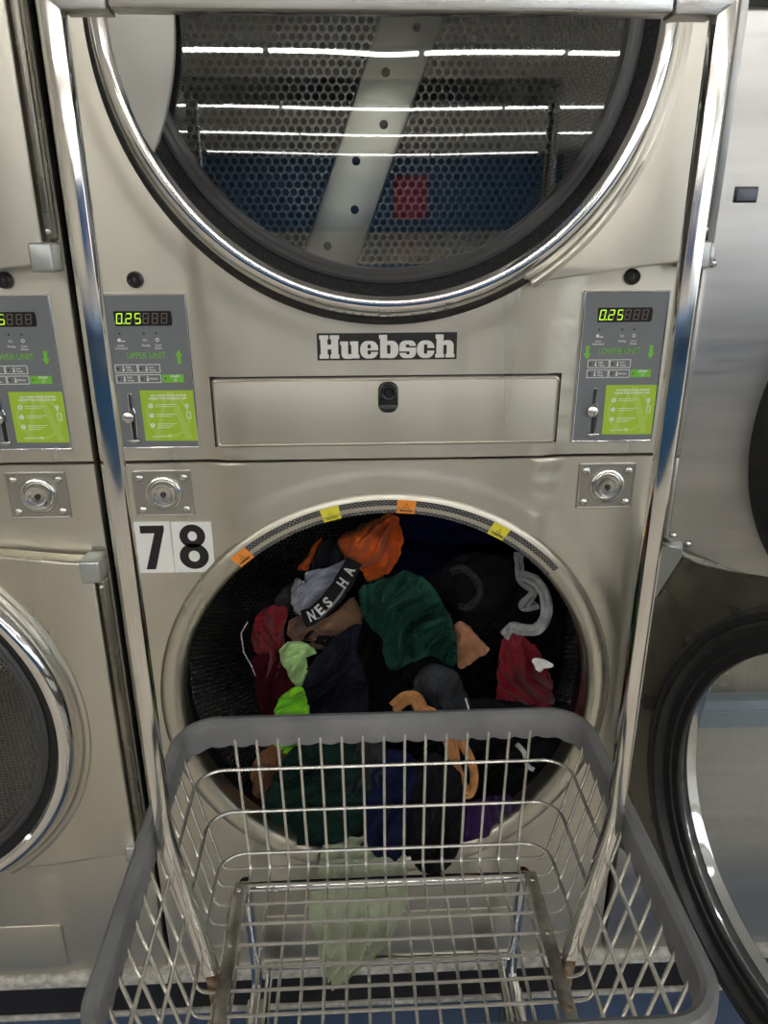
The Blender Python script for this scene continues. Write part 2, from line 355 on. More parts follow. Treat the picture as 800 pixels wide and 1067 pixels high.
def make_door(dryer, cz, open_deg=0, xh=.385, glass=GLASS, hy=-.004, gy=-.033):
    """door object has its origin on the hinge line; all its pieces are sub-parts"""
    cx = -xh
    pts = d_panel_pts(cx, 0, 0 + xh)
    pts = [(x, z) for x, z in pts]
    g = prism([(x if x < 0 else x, z) for x, z in pts], -.032, -.004, .004, 3)
    d = obj('door', g, STEEL, dryer, True, (xh, hy, cz)); d.rotation_euler.z = math.radians(open_deg)
    # rounded lip that follows the ring on the panel side
    lip = [(.3275 * 1, -.026), (.334, -.0345), (.339, -.0365), (.344, -.0345), (.346, -.030), (.334, -.024)]
    obj('panel_lip', lathe(lip, 64, cx, 0, True, 0, math.radians(-58), math.radians(58)), STEEL, d)
    door_ring(d, cx, 0, .024 if open_deg else 0)
    obj('glass', lathe([(.0, gy - .003), (.15, gy - .0035), (.271, gy - .0005), (.271, gy + .0025), (.15, gy - .0005), (.0, gy)], 96, cx, 0, False), glass, d)
    # crescent pull
    cr = []
    for k in range(17):
        a = math.radians(180 - 28 + 56 * k / 16); cr.append((cx + .302 * math.cos(a), .302 * math.sin(a)))
    for k in range(1, 16):
        a = math.radians(180 + 28 - 56 * k / 16); z = .302 * math.sin(a); q = abs(z) / (.302 * math.sin(math.radians(28)))
        cr.append((cx - .231 - (.0355) * q ** 2, z))
    obj('handle', prism(cr, -.054, -.046, .002), HANDLEM, d)
    obj('hinge_rod', rbox(.003, .014, -.030, -.008, -.236, .236, .005, 3), INNER, d)
    for s in (-1, 1):
        obj('hinge_cap', rbox(-.014, .014, -.044, -.004, s * .254 - .017, s * .254 + .017, .004, 3), GALV, d)
        obj('hinge_screw', dome(.0085, -.030, s * .225, .004, .003), BOLT, d)
    # inner side (seen on an open door)
    obj('inner_gasket', lathe([(.284, .0075), (.286, .0105), (.2985, .011), (.2995, .016), (.304, .0235), (.309, .022), (.311, .0195), (.316, .0225), (.321, .0215), (.3262, .014), (.328, -.004), (.284, -.004)], 128, cx, 0), RUBBER, d)
    obj('inner_wall', lathe([(.2705, .002), (.2705, .0065), (.2725, .0085), (.285, .0078), (.2855, .002)] if open_deg else [(.2715, .0035), (.272, .0075), (.2745, .009), (.285, .0035), (.2855, -.030), (.2685, -.0305), (.2685, -.027), (.2715, -.020)], 128, cx, 0), RUBBER if open_deg else CHROME, d)
    pts2 = []
    for k in range(25):
        a = math.radians(-58.5 + 117 * k / 24); pts2.append((cx + .3265 * math.cos(a), .3265 * math.sin(a)))
    e_ = .022 if open_deg else 0
    top = [(.178, .279 + e_ * 1.25), (.21, .2785 + e_ * .9), (.25, .2735 + e_ * .6), (.30, .267 + e_ * .4), (.345, .262 + e_ * .6), (xh - .006, .2595 + e_), (xh - .004, .255)]
    pts2 += [(cx + a, b) for a, b in top] + [(cx + a, -b) for a, b in reversed(top)]
    obj('inner_skin', prism(pts2, -.004, .0, 0), INNER, d, False)
    return d

def y_front(x, z):
    """pressed shape of the sheet metal fronts"""
    c = .222 + .010 * max(0, min(1, (z - .96) / .14)) + .012 * max(0, min(1, (z - 1.19) / .1))
    t = max(0, min(1, (abs(x) - c + .005) / .010)); return .006 * (t * t * (3 - 2 * t)) - .006
def front_panel(z0, z1, cz, R, x0=-.396, x1=.396, ring_emboss=True, nt_=26):
    """sheet with a round hole, pressed profile, folded edges"""
    N = 192; V, Fc = [], []
    angs = [2 * PI * k / N for k in range(N)]
    for cxn, czn in ((x0, z0), (x1, z0), (x0, z1), (x1, z1)):
        a = math.atan2(czn - cz, cxn) % (2 * PI); i = min(range(N), key=lambda q: abs(angs[q] - a)); angs[i] = a
    def edge(a):
        c, s = math.cos(a), math.sin(a); t = 1e9
        if c > 1e-9: t = min(t, x1 / c)
        if c < -1e-9: t = min(t, x0 / c)
        if s > 1e-9: t = min(t, (z1 - cz) / s)
        if s < -1e-9: t = min(t, (z0 - cz) / s)
        return t
    for a in angs:
        te = edge(a)
        V.append((R * math.cos(a), .02, cz + R * math.sin(a)))
        for j in range(nt_ + 1):
            r = R + (te - R) * (j / nt_) ** 1.25
            x, z = r * math.cos(a), cz + r * math.sin(a)
            y = y_front(x, z)
            if ring_emboss:
                q = (r - R - .045) / .010; y -= .0018 * (1 - 1 / (1 + math.exp(-q * 2.5)))
            V.append((x, y, z))
        V[-1] = ((te - .0015) * math.cos(a), V[-1][1], cz + (te - .0015) * math.sin(a))
        V.append((te * math.cos(a), V[-1][1] + .0015, cz + te * math.sin(a)))
        V.append((te * math.cos(a), .02, cz + te * math.sin(a)))
    m = nt_ + 4
    for k in range(N):
        k2 = (k + 1) % N
        for j in range(m - 1): Fc.append((k * m + j, k * m + j + 1, k2 * m + j + 1, k2 * m + j))
    return V, Fc
def drum(parent, cz, material, front=.03, depth=.62, R=.365, lifters=True, spoke=False):
    n = 96; V, Fc, UV = [], [], []
    me = bpy.data.meshes.new('drum'); ny = 2
    for j, yy in enumerate((front + .03, front + depth)):
        for k in range(n + 1):
            a = 2 * PI * k / n; V.append((R * math.cos(a), yy, cz + R * math.sin(a))); UV.append((a * R, yy))
    for k in range(n): Fc.append((k, k + 1, n + 1 + k + 1, n + 1 + k))
    b = len(V)
    for k in range(n): a = 2 * PI * k / n; V.append((R * math.cos(a), front + depth, cz + R * math.sin(a))); UV.append((R * math.cos(a), R * math.sin(a)))
    Fc.append(tuple(range(b, b + n)))
    me.from_pydata(V, [], Fc); uvl = me.uv_layers.new(name='UVMap')
    for l in me.loops: uvl.data[l.index].uv = UV[l.vertex_index]
    d = link_obj('drum', me, material, parent, True); me.polygons[len(Fc) - 1].use_smooth = False
    obj('drum_collar', lathe([(.320, front - .028), (.324, front - .028), (.33, front + .03), (R + .004, front + .03), (R + .004, front + .034), (.322, front + .034)], 96, 0, cz), INNER if spoke else BLACKP, d)
    if lifters:
        for k in range(3):
            a = math.radians(95 + 120 * k); ca, sa = math.cos(a), math.sin(a); q = []
            for (u, v) in ((-.045, 0), (-.014, -.055), (.014, -.055), (.045, 0)):
                q.append((ca * (R + v) - sa * u, cz + sa * (R + v) + ca * u))
            obj('lifter', prism(q, front + .06, front + depth - .02), CHROME, d)
    if spoke:
        a = math.atan2(.30, .115)
        yb = front + depth - .006
        ca, sa = math.cos(a), math.sin(a); L_, W_ = .34, .056; ox, oz = .006, cz - .045
        pts = [(ox + ca * u - sa * v, oz + sa * u + ca * v) for u, v in rrect(-L_, L_, -W_, W_, .012)]
        sp = obj('rib_plate', prism(pts, yb - .012, yb, .004, 3), RIBM, d)
        for u, v in ((-.17, .012), (-.095, -.018), (-.02, .012), (.06, -.018), (.13, .012)):
            obj('rib_screw', dome(ox + ca * u - sa * v, yb - .012, oz + sa * u + ca * v, .008, .004), BLACKP, sp) if False else None
        gs = [dome(ox + ca * u - sa * v, yb - .012, oz + sa * u + ca * v, .0085, .004) for u, v in ((-.235, .014), (-.15, -.014), (-.065, .014), (.015, -.014), (.10, .014), (.19, -.014))]
        for g in gs: obj('rib_screw', g, BLACKP, d)
    return d

SEG = {'0': 'abcdef', '2': 'abged', '5': 'afgcd', '8': 'abcdefg'}
def seg_geo(x, z, w_, h_, segs, y):
    t = w_ * .17; q = []; hw, hh = w_ / 2, h_ / 2; g = t * .25; sk = .12
    def bar(x0, x1, z0, z1):
        return prism([(x + xx + zz * sk, z + zz) for xx, zz in ((x0, z0), (x1, z0), (x1, z1), (x0, z1))], y - .0003, y)
    d = {'a': (-hw + t, hw - t, hh - t, hh), 'g': (-hw + t, hw - t, -t / 2, t / 2), 'd': (-hw + t, hw - t, -hh, -hh + t),
         'f': (-hw, -hw + t, g, hh - g), 'b': (hw - t, hw, g, hh - g), 'e': (-hw, -hw + t, -hh + g, -g), 'c': (hw - t, hw, -hh + g, -g)}
    return join(*[bar(*d[s]) for s in segs])
def arrow_pts(x, z, up=True):
    s = 1 if up else -1
    return [(x + a, z + b * s) for a, b in ((-.0023, -.009), (.0023, -.009), (.0023, .001), (.0048, .001), (0, .009), (-.0048, .001), (-.0023, .001))]
def control_panel(dryer, x0, unit, num, two_arrows):
    """grey coin control panel, 112 mm wide"""
    x1 = x0 + .112; c0 = x0 + .0255; y = -.0035
    fr = join(*[rbox(a, b, -.005, .004, c, d, .001) for a, b, c, d in ((x0 - .001, x1 + .001, 1.2965, 1.299), (x0 - .001, x1 + .001, 1.0945, 1.097), (x0 - .001, x0 + .0012, 1.0945, 1.299), (x1 - .0012, x1 + .001, 1.0945, 1.299))])
    cp = obj('control_panel', rbox(x0, x1, y, .01, 1.0955, 1.298, .001), PANELG, dryer, False)
    obj('panel_frame', fr, CHROME, cp, False)
    dw = obj('display', prism([(c0 - .0055, 1.2585), (c0 + .0655, 1.2585), (c0 + .067, 1.262), (c0 + .067, 1.2735), (c0 + .0655, 1.277), (c0 - .0065, 1.277)], y - .0008, y), DISPM, cp, False)
    lit = []; unlit = []
    for k in range(6):
        xx = c0 + .0003 + k * .0117 - (.0 if k < 3 else .0015); s = '025888'[k]
        if k < 3: lit.append(seg_geo(xx, 1.2678, .0078, .0135, SEG[s], y - .0012))
        unlit.append(seg_geo(xx, 1.2678, .0078, .0135, 'abcdefg', y - .0009))
    lit.append(prism(circ(c0 + .0055, 1.2617, .0009, 10), y - .0015, y - .001))
    obj('lit_digits', join(*lit), LED, cp, False); obj('dark_digits', join(*unlit), GREYPRINT, cp, False)
    dots = [prism(rrect(c0 + a - .0012, c0 + a + .0012, z - .0012, z + .0012, .0003, 2), y - .0004, y) for a, z in ((-.002, 1.2487), (.029, 1.2487), (.045, 1.2487), (-.0095, 1.2035), (.0205, 1.2035), (-.0095, 1.190), (.0205, 1.190), (.0508, 1.190))]
    ink = []
    def T(s, size, x, z, **k): return text_geo(s, size, x, z, y - .0002, **k)
    ink += [T('Insert', .0038, c0 - .002, 1.2335, align='CENTER', bold=.0), T('Command', .0038, c0 - .002, 1.2298, align='CENTER'),
            T('Drying', .0038, c0 + .030, 1.2335, align='CENTER'), T('Cool', .0038, c0 + .046, 1.2335, align='CENTER'), T('Down', .0038, c0 + .046, 1.2298, align='CENTER')]
    ink += [lathe([(.0015, -.0003), (.0024, -.0003), (.0024, 0), (.0015, 0)], 14, c0 + .0455, 1.2405, True, y)]
    ink += [prism(rrect(c0 - .0055, c0 - .0015, 1.2385, 1.2425, .0008, 2), y - .0003, y), prism(rrect(c0 - .001, c0 + .004, 1.2385, 1.2397, .0004, 2), y - .0003, y)]
    ink += [tube([(c0 + .0275 + i * .002 + .0007 * math.sin(k * 1.3), y - .0001, 1.2385 + k * .0007) for k in range(6)], .00025, 4) for i in range(3)]
    for (a, b, z, l1, l2) in ((-.013, .0155, 1.2035, 'High', 'Temp'), (.017, .045, 1.2035, 'Low', 'Temp'), (-.013, .0155, 1.190, 'Med', 'Temp'), (.017, .045, 1.190, 'Delicate', '')):
        xa, xb = c0 + a, c0 + b; h = .0052
        ink += [prism(((xa, z + s * h - .0004), (xb, z + s * h - .0004), (xb, z + s * h + .0004), (xa, z + s * h + .0004)), y - .0003, y) for s in (-1, 1)]
        ink += [prism(((q - .0004, z - h), (q + .0004, z - h), (q + .0004, z + h), (q - .0004, z + h)), y - .0003, y) for q in (xa, xb)]
        ink += [prism(circ(xa + .0105, z - .002, .0014, 12), y - .0003, y), prism(rrect(xa + .0099, xa + .0111, z - .002, z + .0035, .0005, 2), y - .0003, y)]
        if l2: ink += [T(l1, .0036, xb - .0145, z + .0018), T(l2, .0036, xb - .0145, z - .0020)]
        else: ink += [T(l1, .0036, xb - .0160, z)]
    st = obj('start_key', prism(rrect(c0 + .047, c0 + .0745, 1.1848, 1.1952, .0005, 2), y - .0004, y), GREENP, cp, False)
    ink += [T('START', .0042, c0 + .0635, 1.1928, align='CENTER', bold=.0001), tube([(c0 + .0635 + .0018 * math.cos(k * PI / 4), y - .0005, 1.1878 + .0018 * math.sin(k * PI / 4)) for k in range(8)], .0003, 4, True)]
    obj('printing', join(*ink), WHITEP, cp, False); obj('indicator_lamps', join(*dots), BLACKINK, cp, False)
    gr = [text_geo(unit, .0115, c0 + (.0295 if not two_arrows else .028), 1.2205, y - .0003, align='CENTER', width=.050 if unit[0] == 'U' else .056, height=.0078)]
    gr.append(prism(arrow_pts(c0 + .0712, 1.2185, unit[0] == 'U'), y - .0004, y))
    if two_arrows: gr.append(prism(arrow_pts(c0 - .0153, 1.2185, unit[0] == 'U'), y - .0004, y))
    obj('green_lettering', join(*gr), GREENP, cp, False)
    sx0, sx1 = c0 + .0155, c0 + .0855
    sk = obj('sticker', prism(((sx0, 1.1055), (sx1, 1.1045), (sx1 - .0005, 1.174), (sx0 - .0005, 1.1745)), y - .0006, y), LIMEP, cp, False)
    yk = y - .0006
    big = [lathe([(.026, -.0002), (.0295, -.0002), (.0295, 0), (.026, 0)], 40, sx0 + .034, 1.139, True, yk),
           prism(((sx0 + .034, 1.172), (sx0 + .043, 1.172), (sx0 + .064, 1.107), (sx0 + .055, 1.107)), yk - .00025, yk), prism(((sx0 + .012, 1.107), (sx0 + .019, 1.107), (sx0 + .034, 1.160), (sx0 + .030, 1.165)), yk - .0003, yk)]
    obj('sticker_emblem', join(*big), LIMEL, cp, False)
    yk -= .00035
    wt = [text_geo('PAY WITH YOUR PHONE', .0036, sx0 + .037, 1.1675, yk, align='CENTER', bold=.00012, width=.046, height=.0026), text_geo('USING THE HUEBSCH APP', .0036, sx0 + .036, 1.1635, yk, align='CENTER', bold=.00012, width=.050, height=.0026)]
    rods = []
    for k, z in enumerate((1.1535, 1.1405, 1.127)):
        wt.append(prism(circ(sx0 + .012, z, .0031, 18), yk - .0003, yk))
        for q in range(2 + (k == 2)): wt.append(prism(rrect(sx0 + .018, sx0 + .045 - .005 * q, z + .0014 - q * .0026, z + .0020 - q * .0026, .0002, 1), yk - .0002, yk))
    wt += [prism(circ(sx0 + .060, 1.1535, .0026, 16), yk - .0003, yk), prism(((sx0 + .0577, 1.1525), (sx0 + .0623, 1.1525), (sx0 + .060, 1.1475)), yk - .0003, yk)]
    wt += [prism(q, yk - .0003, yk) for q in (rrect(sx0 + .0585, sx0 + .0595, 1.1355, 1.1455, .0003, 1), rrect(sx0 + .0635, sx0 + .0645, 1.1355, 1.1455, .0003, 1), rrect(sx0 + .0585, sx0 + .0645, 1.1355, 1.1362, .0003, 1), rrect(sx0 + .0585, sx0 + .0645, 1.1448, 1.1455, .0003, 1))]
    wt += [text_geo('MACHINE NO.', .0032, sx0 + .020, 1.1115, yk, align='CENTER', width=.019, height=.0019), text_geo(num, .005, sx0 + .0335, 1.1117, yk, align='CENTER', bold=.0001, width=.0055, height=.0034)]
    obj('sticker_lettering', join(*wt), WHITEP, cp, False)
    obj('step_numerals', join(*[text_geo(str(k + 1), .0038, sx0 + .012, z, yk - .0003, align='CENTER', width=.0012 if k == 0 else .0018, height=.003) for k, z in enumerate((1.1535, 1.1405, 1.127))]), GREENP, cp, False)
    # coin slide
    kx = c0 - .0015
    obj('coin_slot', join(prism(rrect(kx + .0015, kx + .0035, 1.150, 1.169, .0008, 3), y - .0005, y), prism(rrect(kx + .0005, kx + .0055, 1.107, 1.136, .001, 3), y - .0005, y)), BLACKINK, cp, False)
    hoop = fillet([(kx + .0, y - .001, 1.110), (kx + .0, y - .001, 1.1465), (kx + .0005, y - .001, 1.171), (kx + .005, y - .001, 1.171), (kx + .0055, y - .001, 1.150), (kx + .0078, y - .001, 1.144), (kx + .0065, y - .001, 1.110)], .004, 4)
    obj('coin_slot_trim', join(tube(hoop, .0007, 6), rbox(kx - .006, kx + .011, y - .008, y, 1.106, 1.1085, .001), rbox(kx - .002, kx + .007, y - .005, y, 1.1035, 1.1065, .001)), CHROME, cp)
    obj('coin_knob', lathe([(0, -.010), (.005, -.010), (.0074, -.0085), (.0082, -.006), (.0078, -.003), (.006, 0), (0, 0)], 28, kx - .001, 1.1395, False, y), BOLT, cp)
    return cp
def key_lock(parent, x, z, y=-.001):
    k = obj('key_lock', lathe([(0, -.004), (.0045, -.004), (.005, -.006), (.0072, -.0075), (.0094, -.006), (.0104, -.002), (.0104, .002), (0, .002)], 36, x, z, False, y), BLACKP, parent)
    obj('keyhole', join(prism(circ(x, z, .0024, 14), y - .0052, y - .004), prism(rrect(x - .0007, x + .0007, z - .003, z + .003, .0005, 2), y - .0058, y - .004)), GREYRUB, k, False)
def lock_plate(parent, x):
    zc = 1.0285; y = .0015
    fr = join(rbox(x - .041, x + .041, -.003, .008, zc + .0315, zc + .034, .001), rbox(x - .041, x + .041, -.003, .008, zc - .034, zc - .0315, .001), rbox(x - .041, x - .0385, -.003, .008, zc - .034, zc + .034, .001), rbox(x + .0385, x + .041, -.003, .008, zc - .034, zc + .034, .001))
    p = obj('lock_plate', join(fr, rbox(x - .039, x + .039, y - .003, y + .006, zc - .032, zc + .032, 0)), PLATEM, parent, False)
    y -= .003
    obj('lock_cylinder', lathe([(0, -.0055), (.0105, -.0060), (.0125, -.0085), (.0155, -.0090), (.0175, -.0065), (.0185, -.0025), (.0200, -.002), (.0225, -.0045), (.0245, -.0035), (.0255, 0), (.0255, .001), (0, .001)], 48, x + .001, zc, False, y), BOLT, p)
    obj('keyhole', join(prism(circ(x + .001, zc, .0038, 18), y - .0070, y - .0055), ), BLACKINK, p, False)
    obj('keyway', prism(rrect(x - .0002, x + .0022, zc - .0052, zc + .0030, .0008, 2), y - .0076, y - .0068), GREYRUB, p, False)
    for sx in (-1, 1):
        for sz in (-1, 1): obj('bolt', dome(x + sx * .0305, y, zc + sz * .0235, .0066, .005, 18), BOLT, p)

ZU, ZL, RO = 1.598, .6755, .3185
def dryer(x0, label, cat, lower_open, nums, full):
    t = empty('stacked_dryer', (x0, 0, 0), label, cat)
    body = join(rbox(-.392, .392, .022, .04, .112, .34, 0), rbox(-.392, .392, .022, .04, 1.02, 1.26, 0), rbox(-.392, -.37, .022, 1.0, .112, 1.985, 0), rbox(.37, .392, .022, 1.0, .112, 1.985, 0), rbox(-.392, .392, .98, 1.0, .112, 1.985, 0), rbox(-.392, .392, .022, 1.0, 1.965, 1.985, 0), rbox(-.392, .392, .022, 1.0, .112, .13, 0))
    obj('cabinet', body, DARKVOID, t, False)
    obj('upper_front', front_panel(1.0755, 1.985, ZU, .318), STEEL, t)
    lf = obj('lower_front', front_panel(.112, 1.0725, ZL, .335), STEEL, t)
    obj('opening_lip', lathe([(RO, .03), (RO - .001, .004), (RO, -.004), (RO + .003, -.009), (RO + .009, -.0125), (RO + .022, -.0135), (RO + .030, -.011), (RO + .034, -.0065), (RO + .033, .002)], 192, 0, ZL, False), STEEL, t)
    # pressed access panels
    ap = obj('service_panel', prism(rrect(-.2335, .2335, 1.095, 1.190, .006), -.0100, -.002, .0040, 4), STEEL, t)
    obj('panel_border', tube([(a, -.0101, b) for a, b in rrect(-.2300, .2300, 1.0985, 1.1865, .005)], .0012, 6, True), STEEL, ap)
    obj('panel_groove', join(*[rbox(a, b, -.0066, -.003, c, d, 0) for a, b, c, d in ((-.236, .236, 1.1895, 1.1915), (-.2355, -.2335, 1.096, 1.19), (.2335, .2355, 1.096, 1.19))]), DARKVOID, ap, False)
    kl = obj('panel_latch', prism(rrect(-.0125, .0145, 1.142, 1.184, .0115, 8), -.0135, -.0085, .002, 3), BLACKP, t)
    obj('latch_ring', join(lathe([(.0075, -.006), (.0095, -.0065), (.0115, -.005), (.0125, 0), (.0075, 0)], 36, .001, 1.1705, True, -.0135), lathe([(0, -.004), (.0045, -.004), (.005, -.003), (.0055, 0), (0, 0)], 24, .001, 1.1705, False, -.0135)), BLACKP, kl)
    obj('latch_grip', rbox(-.011, .013, -.0165, -.013, 1.1475, 1.1535, .0015), GREYRUB, kl)
    obj('kick_panel', prism(rrect(-.225, .225, .132, .232, .006), -.008, -.002, .002, 3), STEEL, t)
    for s in (-1, 1):
        key_lock(t, s * .319, 1.3155)
        lock_plate(t, s * .314)
    control_panel(t, -.370, 'UPPER UNIT', nums[0], False)
    control_panel(t, .2585, 'LOWER UNIT', nums[1], True)
    # name plate
    npb = obj('name_plate', rbox(-.092, .092, -.0085, -.005, 1.2125, 1.2475, .0005), BLACKINK, t, False)
    white, black = name_letters()
    for g in white: obj('letter', g, LOGOW, npb, False)
    for g in black: obj('letter_counter', g, BLACKINK, npb, False)
    drum(t, ZU, PERF, spoke=True, lifters=False)
    drum(t, ZL, PERFD, lifters=not lower_open)
    make_door(t, ZU)
    if lower_open: make_door(t, ZL, 110, glass=GLASS_S, hy=-.026, gy=.004)
    else: make_door(t, ZL)
    return t

def name_letters():
    """heavy slab letters 30 units tall, black counters cut in as their own shapes"""
    Rr = lambda x0, x1, z0, z1, r=.3: ('w', x0, x1, z0, z1, r)
    K = lambda x0, x1, z0, z1, r=.3: ('k', x0, x1, z0, z1, r)
    G = {'H': (27, [Rr(1.5, 11, 0, 30), Rr(16, 25.5, 0, 30), Rr(0, 12.5, 0, 5), Rr(0, 12.5, 25, 30), Rr(14.5, 27, 0, 5), Rr(14.5, 27, 25, 30), Rr(10, 17, 12, 18)]),
         'u': (26, [Rr(1.5, 11, 6, 22), Rr(0, 11, 17.5, 22), Rr(1.5, 20, -.5, 14, 6), Rr(15, 24.5, 0, 22), Rr(13.5, 24.5, 17.5, 22), Rr(15, 26, 0, 4.5), K(11, 15, 5.5, 17.5, .5), K(11, 13.5, 17, 22.5, .2)]),
         'e': (24.5, [Rr(0, 24.5, -.5, 22.5, 10), K(10, 14.5, 12.5, 18, 2), K(10, 26, 8.2, 10.2, .3), K(10, 14.5, 5, 9.5, 1.5), Rr(14.5, 24, 10.2, 12, .3)]),
         'b': (26.5, [Rr(1.5, 11, 0, 30), Rr(0, 11, 25, 30), Rr(5, 26.5, -.5, 22.5, 9.5), K(11, 15.5, 5.5, 17, 2)]),
         's': (23, [Rr(0, 23, -.5, 22.5, 8), K(9, 24, 13.6, 15.4, .3), K(-1, 14, 6.6, 8.4, .3), K(9, 13.5, 14, 17.5, 1), K(9.5, 14, 4.5, 8, 1)]),
         'c': (24, [Rr(0, 24, -.5, 22.5, 10), K(9.5, 14, 5, 17.5, 2), K(12, 25, 9.3, 12.6, .3)]),
         'h': (26.5, [Rr(1.5, 11, 0, 30), Rr(0, 11, 25, 30), Rr(8, 25, 8, 22.5, 7), Rr(15.5, 25, 0, 15), Rr(0, 12.3, 0, 4.5), Rr(14, 26.5, 0, 4.5), K(11, 15.5, 4.5, 16.5, 1.5), K(12.3, 14, -.2, 6, .2)])}
    x = 0; white, k = [], []
    tot = sum(G[c][0] + 1.2 for c in 'Huebsch') - 1.2; sx = .178 / tot; sz = .001
    for c in 'Huebsch':
        wd, parts = G[c]; w = []
        for q, (kd, a, b, z0, z1, r) in enumerate(parts):
            r = min(r, (b - a) * .49, (z1 - z0) * .49)
            pts = [(-.089 + (x + u) * sx, 1.2150 + v * sz) for u, v in rrect(a, b, z0, z1, r)]
            yy = -.0087 if kd == 'w' else -.0093
            if kd == 'w' and q > 0 and parts[q - 1][0] == 'k': yy = -.0094
            (w if kd == 'w' else k).append(prism(pts, yy - .0003 - q * .00006, yy + .0004))
        white.append(join(*w)); x += wd + 1.2
    return white, k

center = dryer(0, 'stainless stacked dryer in the middle, numbered 78, lower door open on a laundry load', 'dryer', True, ('77', '78'), True)
left = dryer(-.8, 'stainless stacked dryer cut by the left edge, doors shut and lower drum empty', 'dryer', False, ('75', '76'), False)

# numbers 7 8 on the centre dryer
def plate(x0, x1, z0, z1, tilt):
    return prism([(x0, z0 + .0005), (x1, z0), (x1 - .0005, z1 - tilt), (x0 + .0005, z1)], -.0028, -.0002)
p7 = obj('number_plate', plate(-.362, -.3095, .9065, .9865, .0005), WHITEP, center, False)
p8 = obj('number_plate', plate(-.309, -.2515, .906, .9855, .001), WHITEP, center, False)
def sc(pts, x, z, k): return [(x + a * k, z + b * k) for a, b in pts]
seven = [(-.5, 1), (.5, 1), (.5, .82), (-.02, -1), (-.42, -1), (.08, .66), (-.5, .66)]
obj('numeral', prism(sc(seven, -.3355, .9465, .034), -.0033, -.0028), BLACKINK, p7, False)
def eight(x, z):
    def ell(cx_, cz_, ax, az, bx, bz):
        V, Fc = [], []; n = 48
        for k in range(n):
            a = 2 * PI * k / n; c, s = math.cos(a), math.sin(a)
            for (rx, rz, yy) in ((ax, az, -.0033), (bx, bz, -.0033), (bx, bz, -.0028), (ax, az, -.0028)): V.append((x + cx_ + rx * c, yy, z + cz_ + rz * s))
        for k in range(n):
            k2 = (k + 1) % n
            for j in range(4): Fc.append((k * 4 + j, k * 4 + (j + 1) % 4, k2 * 4 + (j + 1) % 4, k2 * 4 + j))
        return V, Fc
    return join(ell(0, .0168, .0065, .0075, .0182, .0180), ell(0, -.0145, .0080, .0088, .0208, .0202))
obj('numeral', eight(-.2795, .9465), BLACKINK, p8, False)

# warning labels on the lip of the centre dryer's opening
def micro_mat():
    m = mat('small_print', (.02, .02, .02), .5); t, b = nt(m)
    uv = t.nodes.new('ShaderNodeUVMap'); br = t.nodes.new('ShaderNodeTexBrick'); mp = t.nodes.new('ShaderNodeMapping')
    t.links.new(uv.outputs[0], mp.inputs[0]); t.links.new(mp.outputs[0], br.inputs['Vector'])
    br.inputs['Scale'].default_value = 1; br.inputs['Brick Width'].default_value = .006; br.inputs['Row Height'].default_value = .0028; br.inputs['Mortar Size'].default_value = .0010; br.inputs['Mortar Smooth'].default_value = .0
    br.inputs['Color1'].default_value = (.62, .62, .62, 1); br.inputs['Color2'].default_value = (.35, .35, .35, 1); br.inputs['Mortar'].default_value = (.012, .012, .012, 1)
    t.links.new(br.outputs[0], b.inputs['Base Color']); return m
MICRO = micro_mat()
def lip_strip(name, a0, a1, m, parent, r0=RO + .0025, r1=RO + .0235, y=-.0142, uv=False):
    n = max(2, int(abs(a1 - a0) / 2)); V, Fc = [], []
    for k in range(n + 1):
        a = math.radians(a0 + (a1 - a0) * k / n)
        V.append((r0 * math.cos(a), -.0106 - (y + .0142) * 0 + (y + .0142), ZL + r0 * math.sin(a))); V.append((r1 * math.cos(a), y, ZL + r1 * math.sin(a)))
    for k in range(n): Fc.append((2 * k, 2 * k + 1, 2 * k + 3, 2 * k + 2))
    me = bpy.data.meshes.new(name); me.from_pydata(V, [], Fc); u = me.uv_layers.new(name='UVMap')
    for l in me.loops:
        i = l.vertex_index; u.data[l.index].uv = ((i // 2) / n * math.radians(abs(a1 - a0)) * r1, (i % 2) * (r1 - r0))
    o = link_obj(name, me, m, parent, False)
    s = o.modifiers.new('thick', 'SOLIDIFY'); s.thickness = .0003
    return o
A = lambda px, py: math.degrees(math.atan2(P(px, py, -.01).z - ZL, P(px, py, -.01).x))
warn = lip_strip('warning_label', A(246, 584), A(582, 590), MICRO, center)
def curved_text(s, a, size, m, parent, h):
    r = RO + .0075; ang = math.radians(a)
    g = text_geo(s, size, r * math.cos(ang), ZL + r * math.sin(ang), -.0145, bold=.00005, align='CENTER', rot=ang - PI / 2, width=h, height=.0032)
    return obj('warning_word', g, m, parent, False)
for (px, py, m_, word) in ((253, 581, ORANGEP, 'WARNING'), (344, 536, YELLOWP, 'CAUTION'), (422, 528, ORANGEP, 'MISE EN GARDE'), (518, 553, YELLOWP, 'ATTENTION')):
    a = A(px + 1, py + 0)
    s_ = lip_strip('warning_patch', a + 2.3, a - 2.3, m_, warn, y=-.0146)
    curved_text(word, a, .004, BLACKINK, warn, .017)
    ang = math.radians(a); r = RO + .0145; cxx, czz = r * math.cos(ang), ZL + r * math.sin(ang)
    tri = [(cxx + .0042 * math.cos(ang + q), czz + .0042 * math.sin(ang + q)) for q in (0, 2 * PI / 3, 4 * PI / 3)]
    obj('warning_triangle', tube([(a_, -.0150, b_) for a_, b_ in tri], .0004, 4, True), BLACKINK, warn, False)

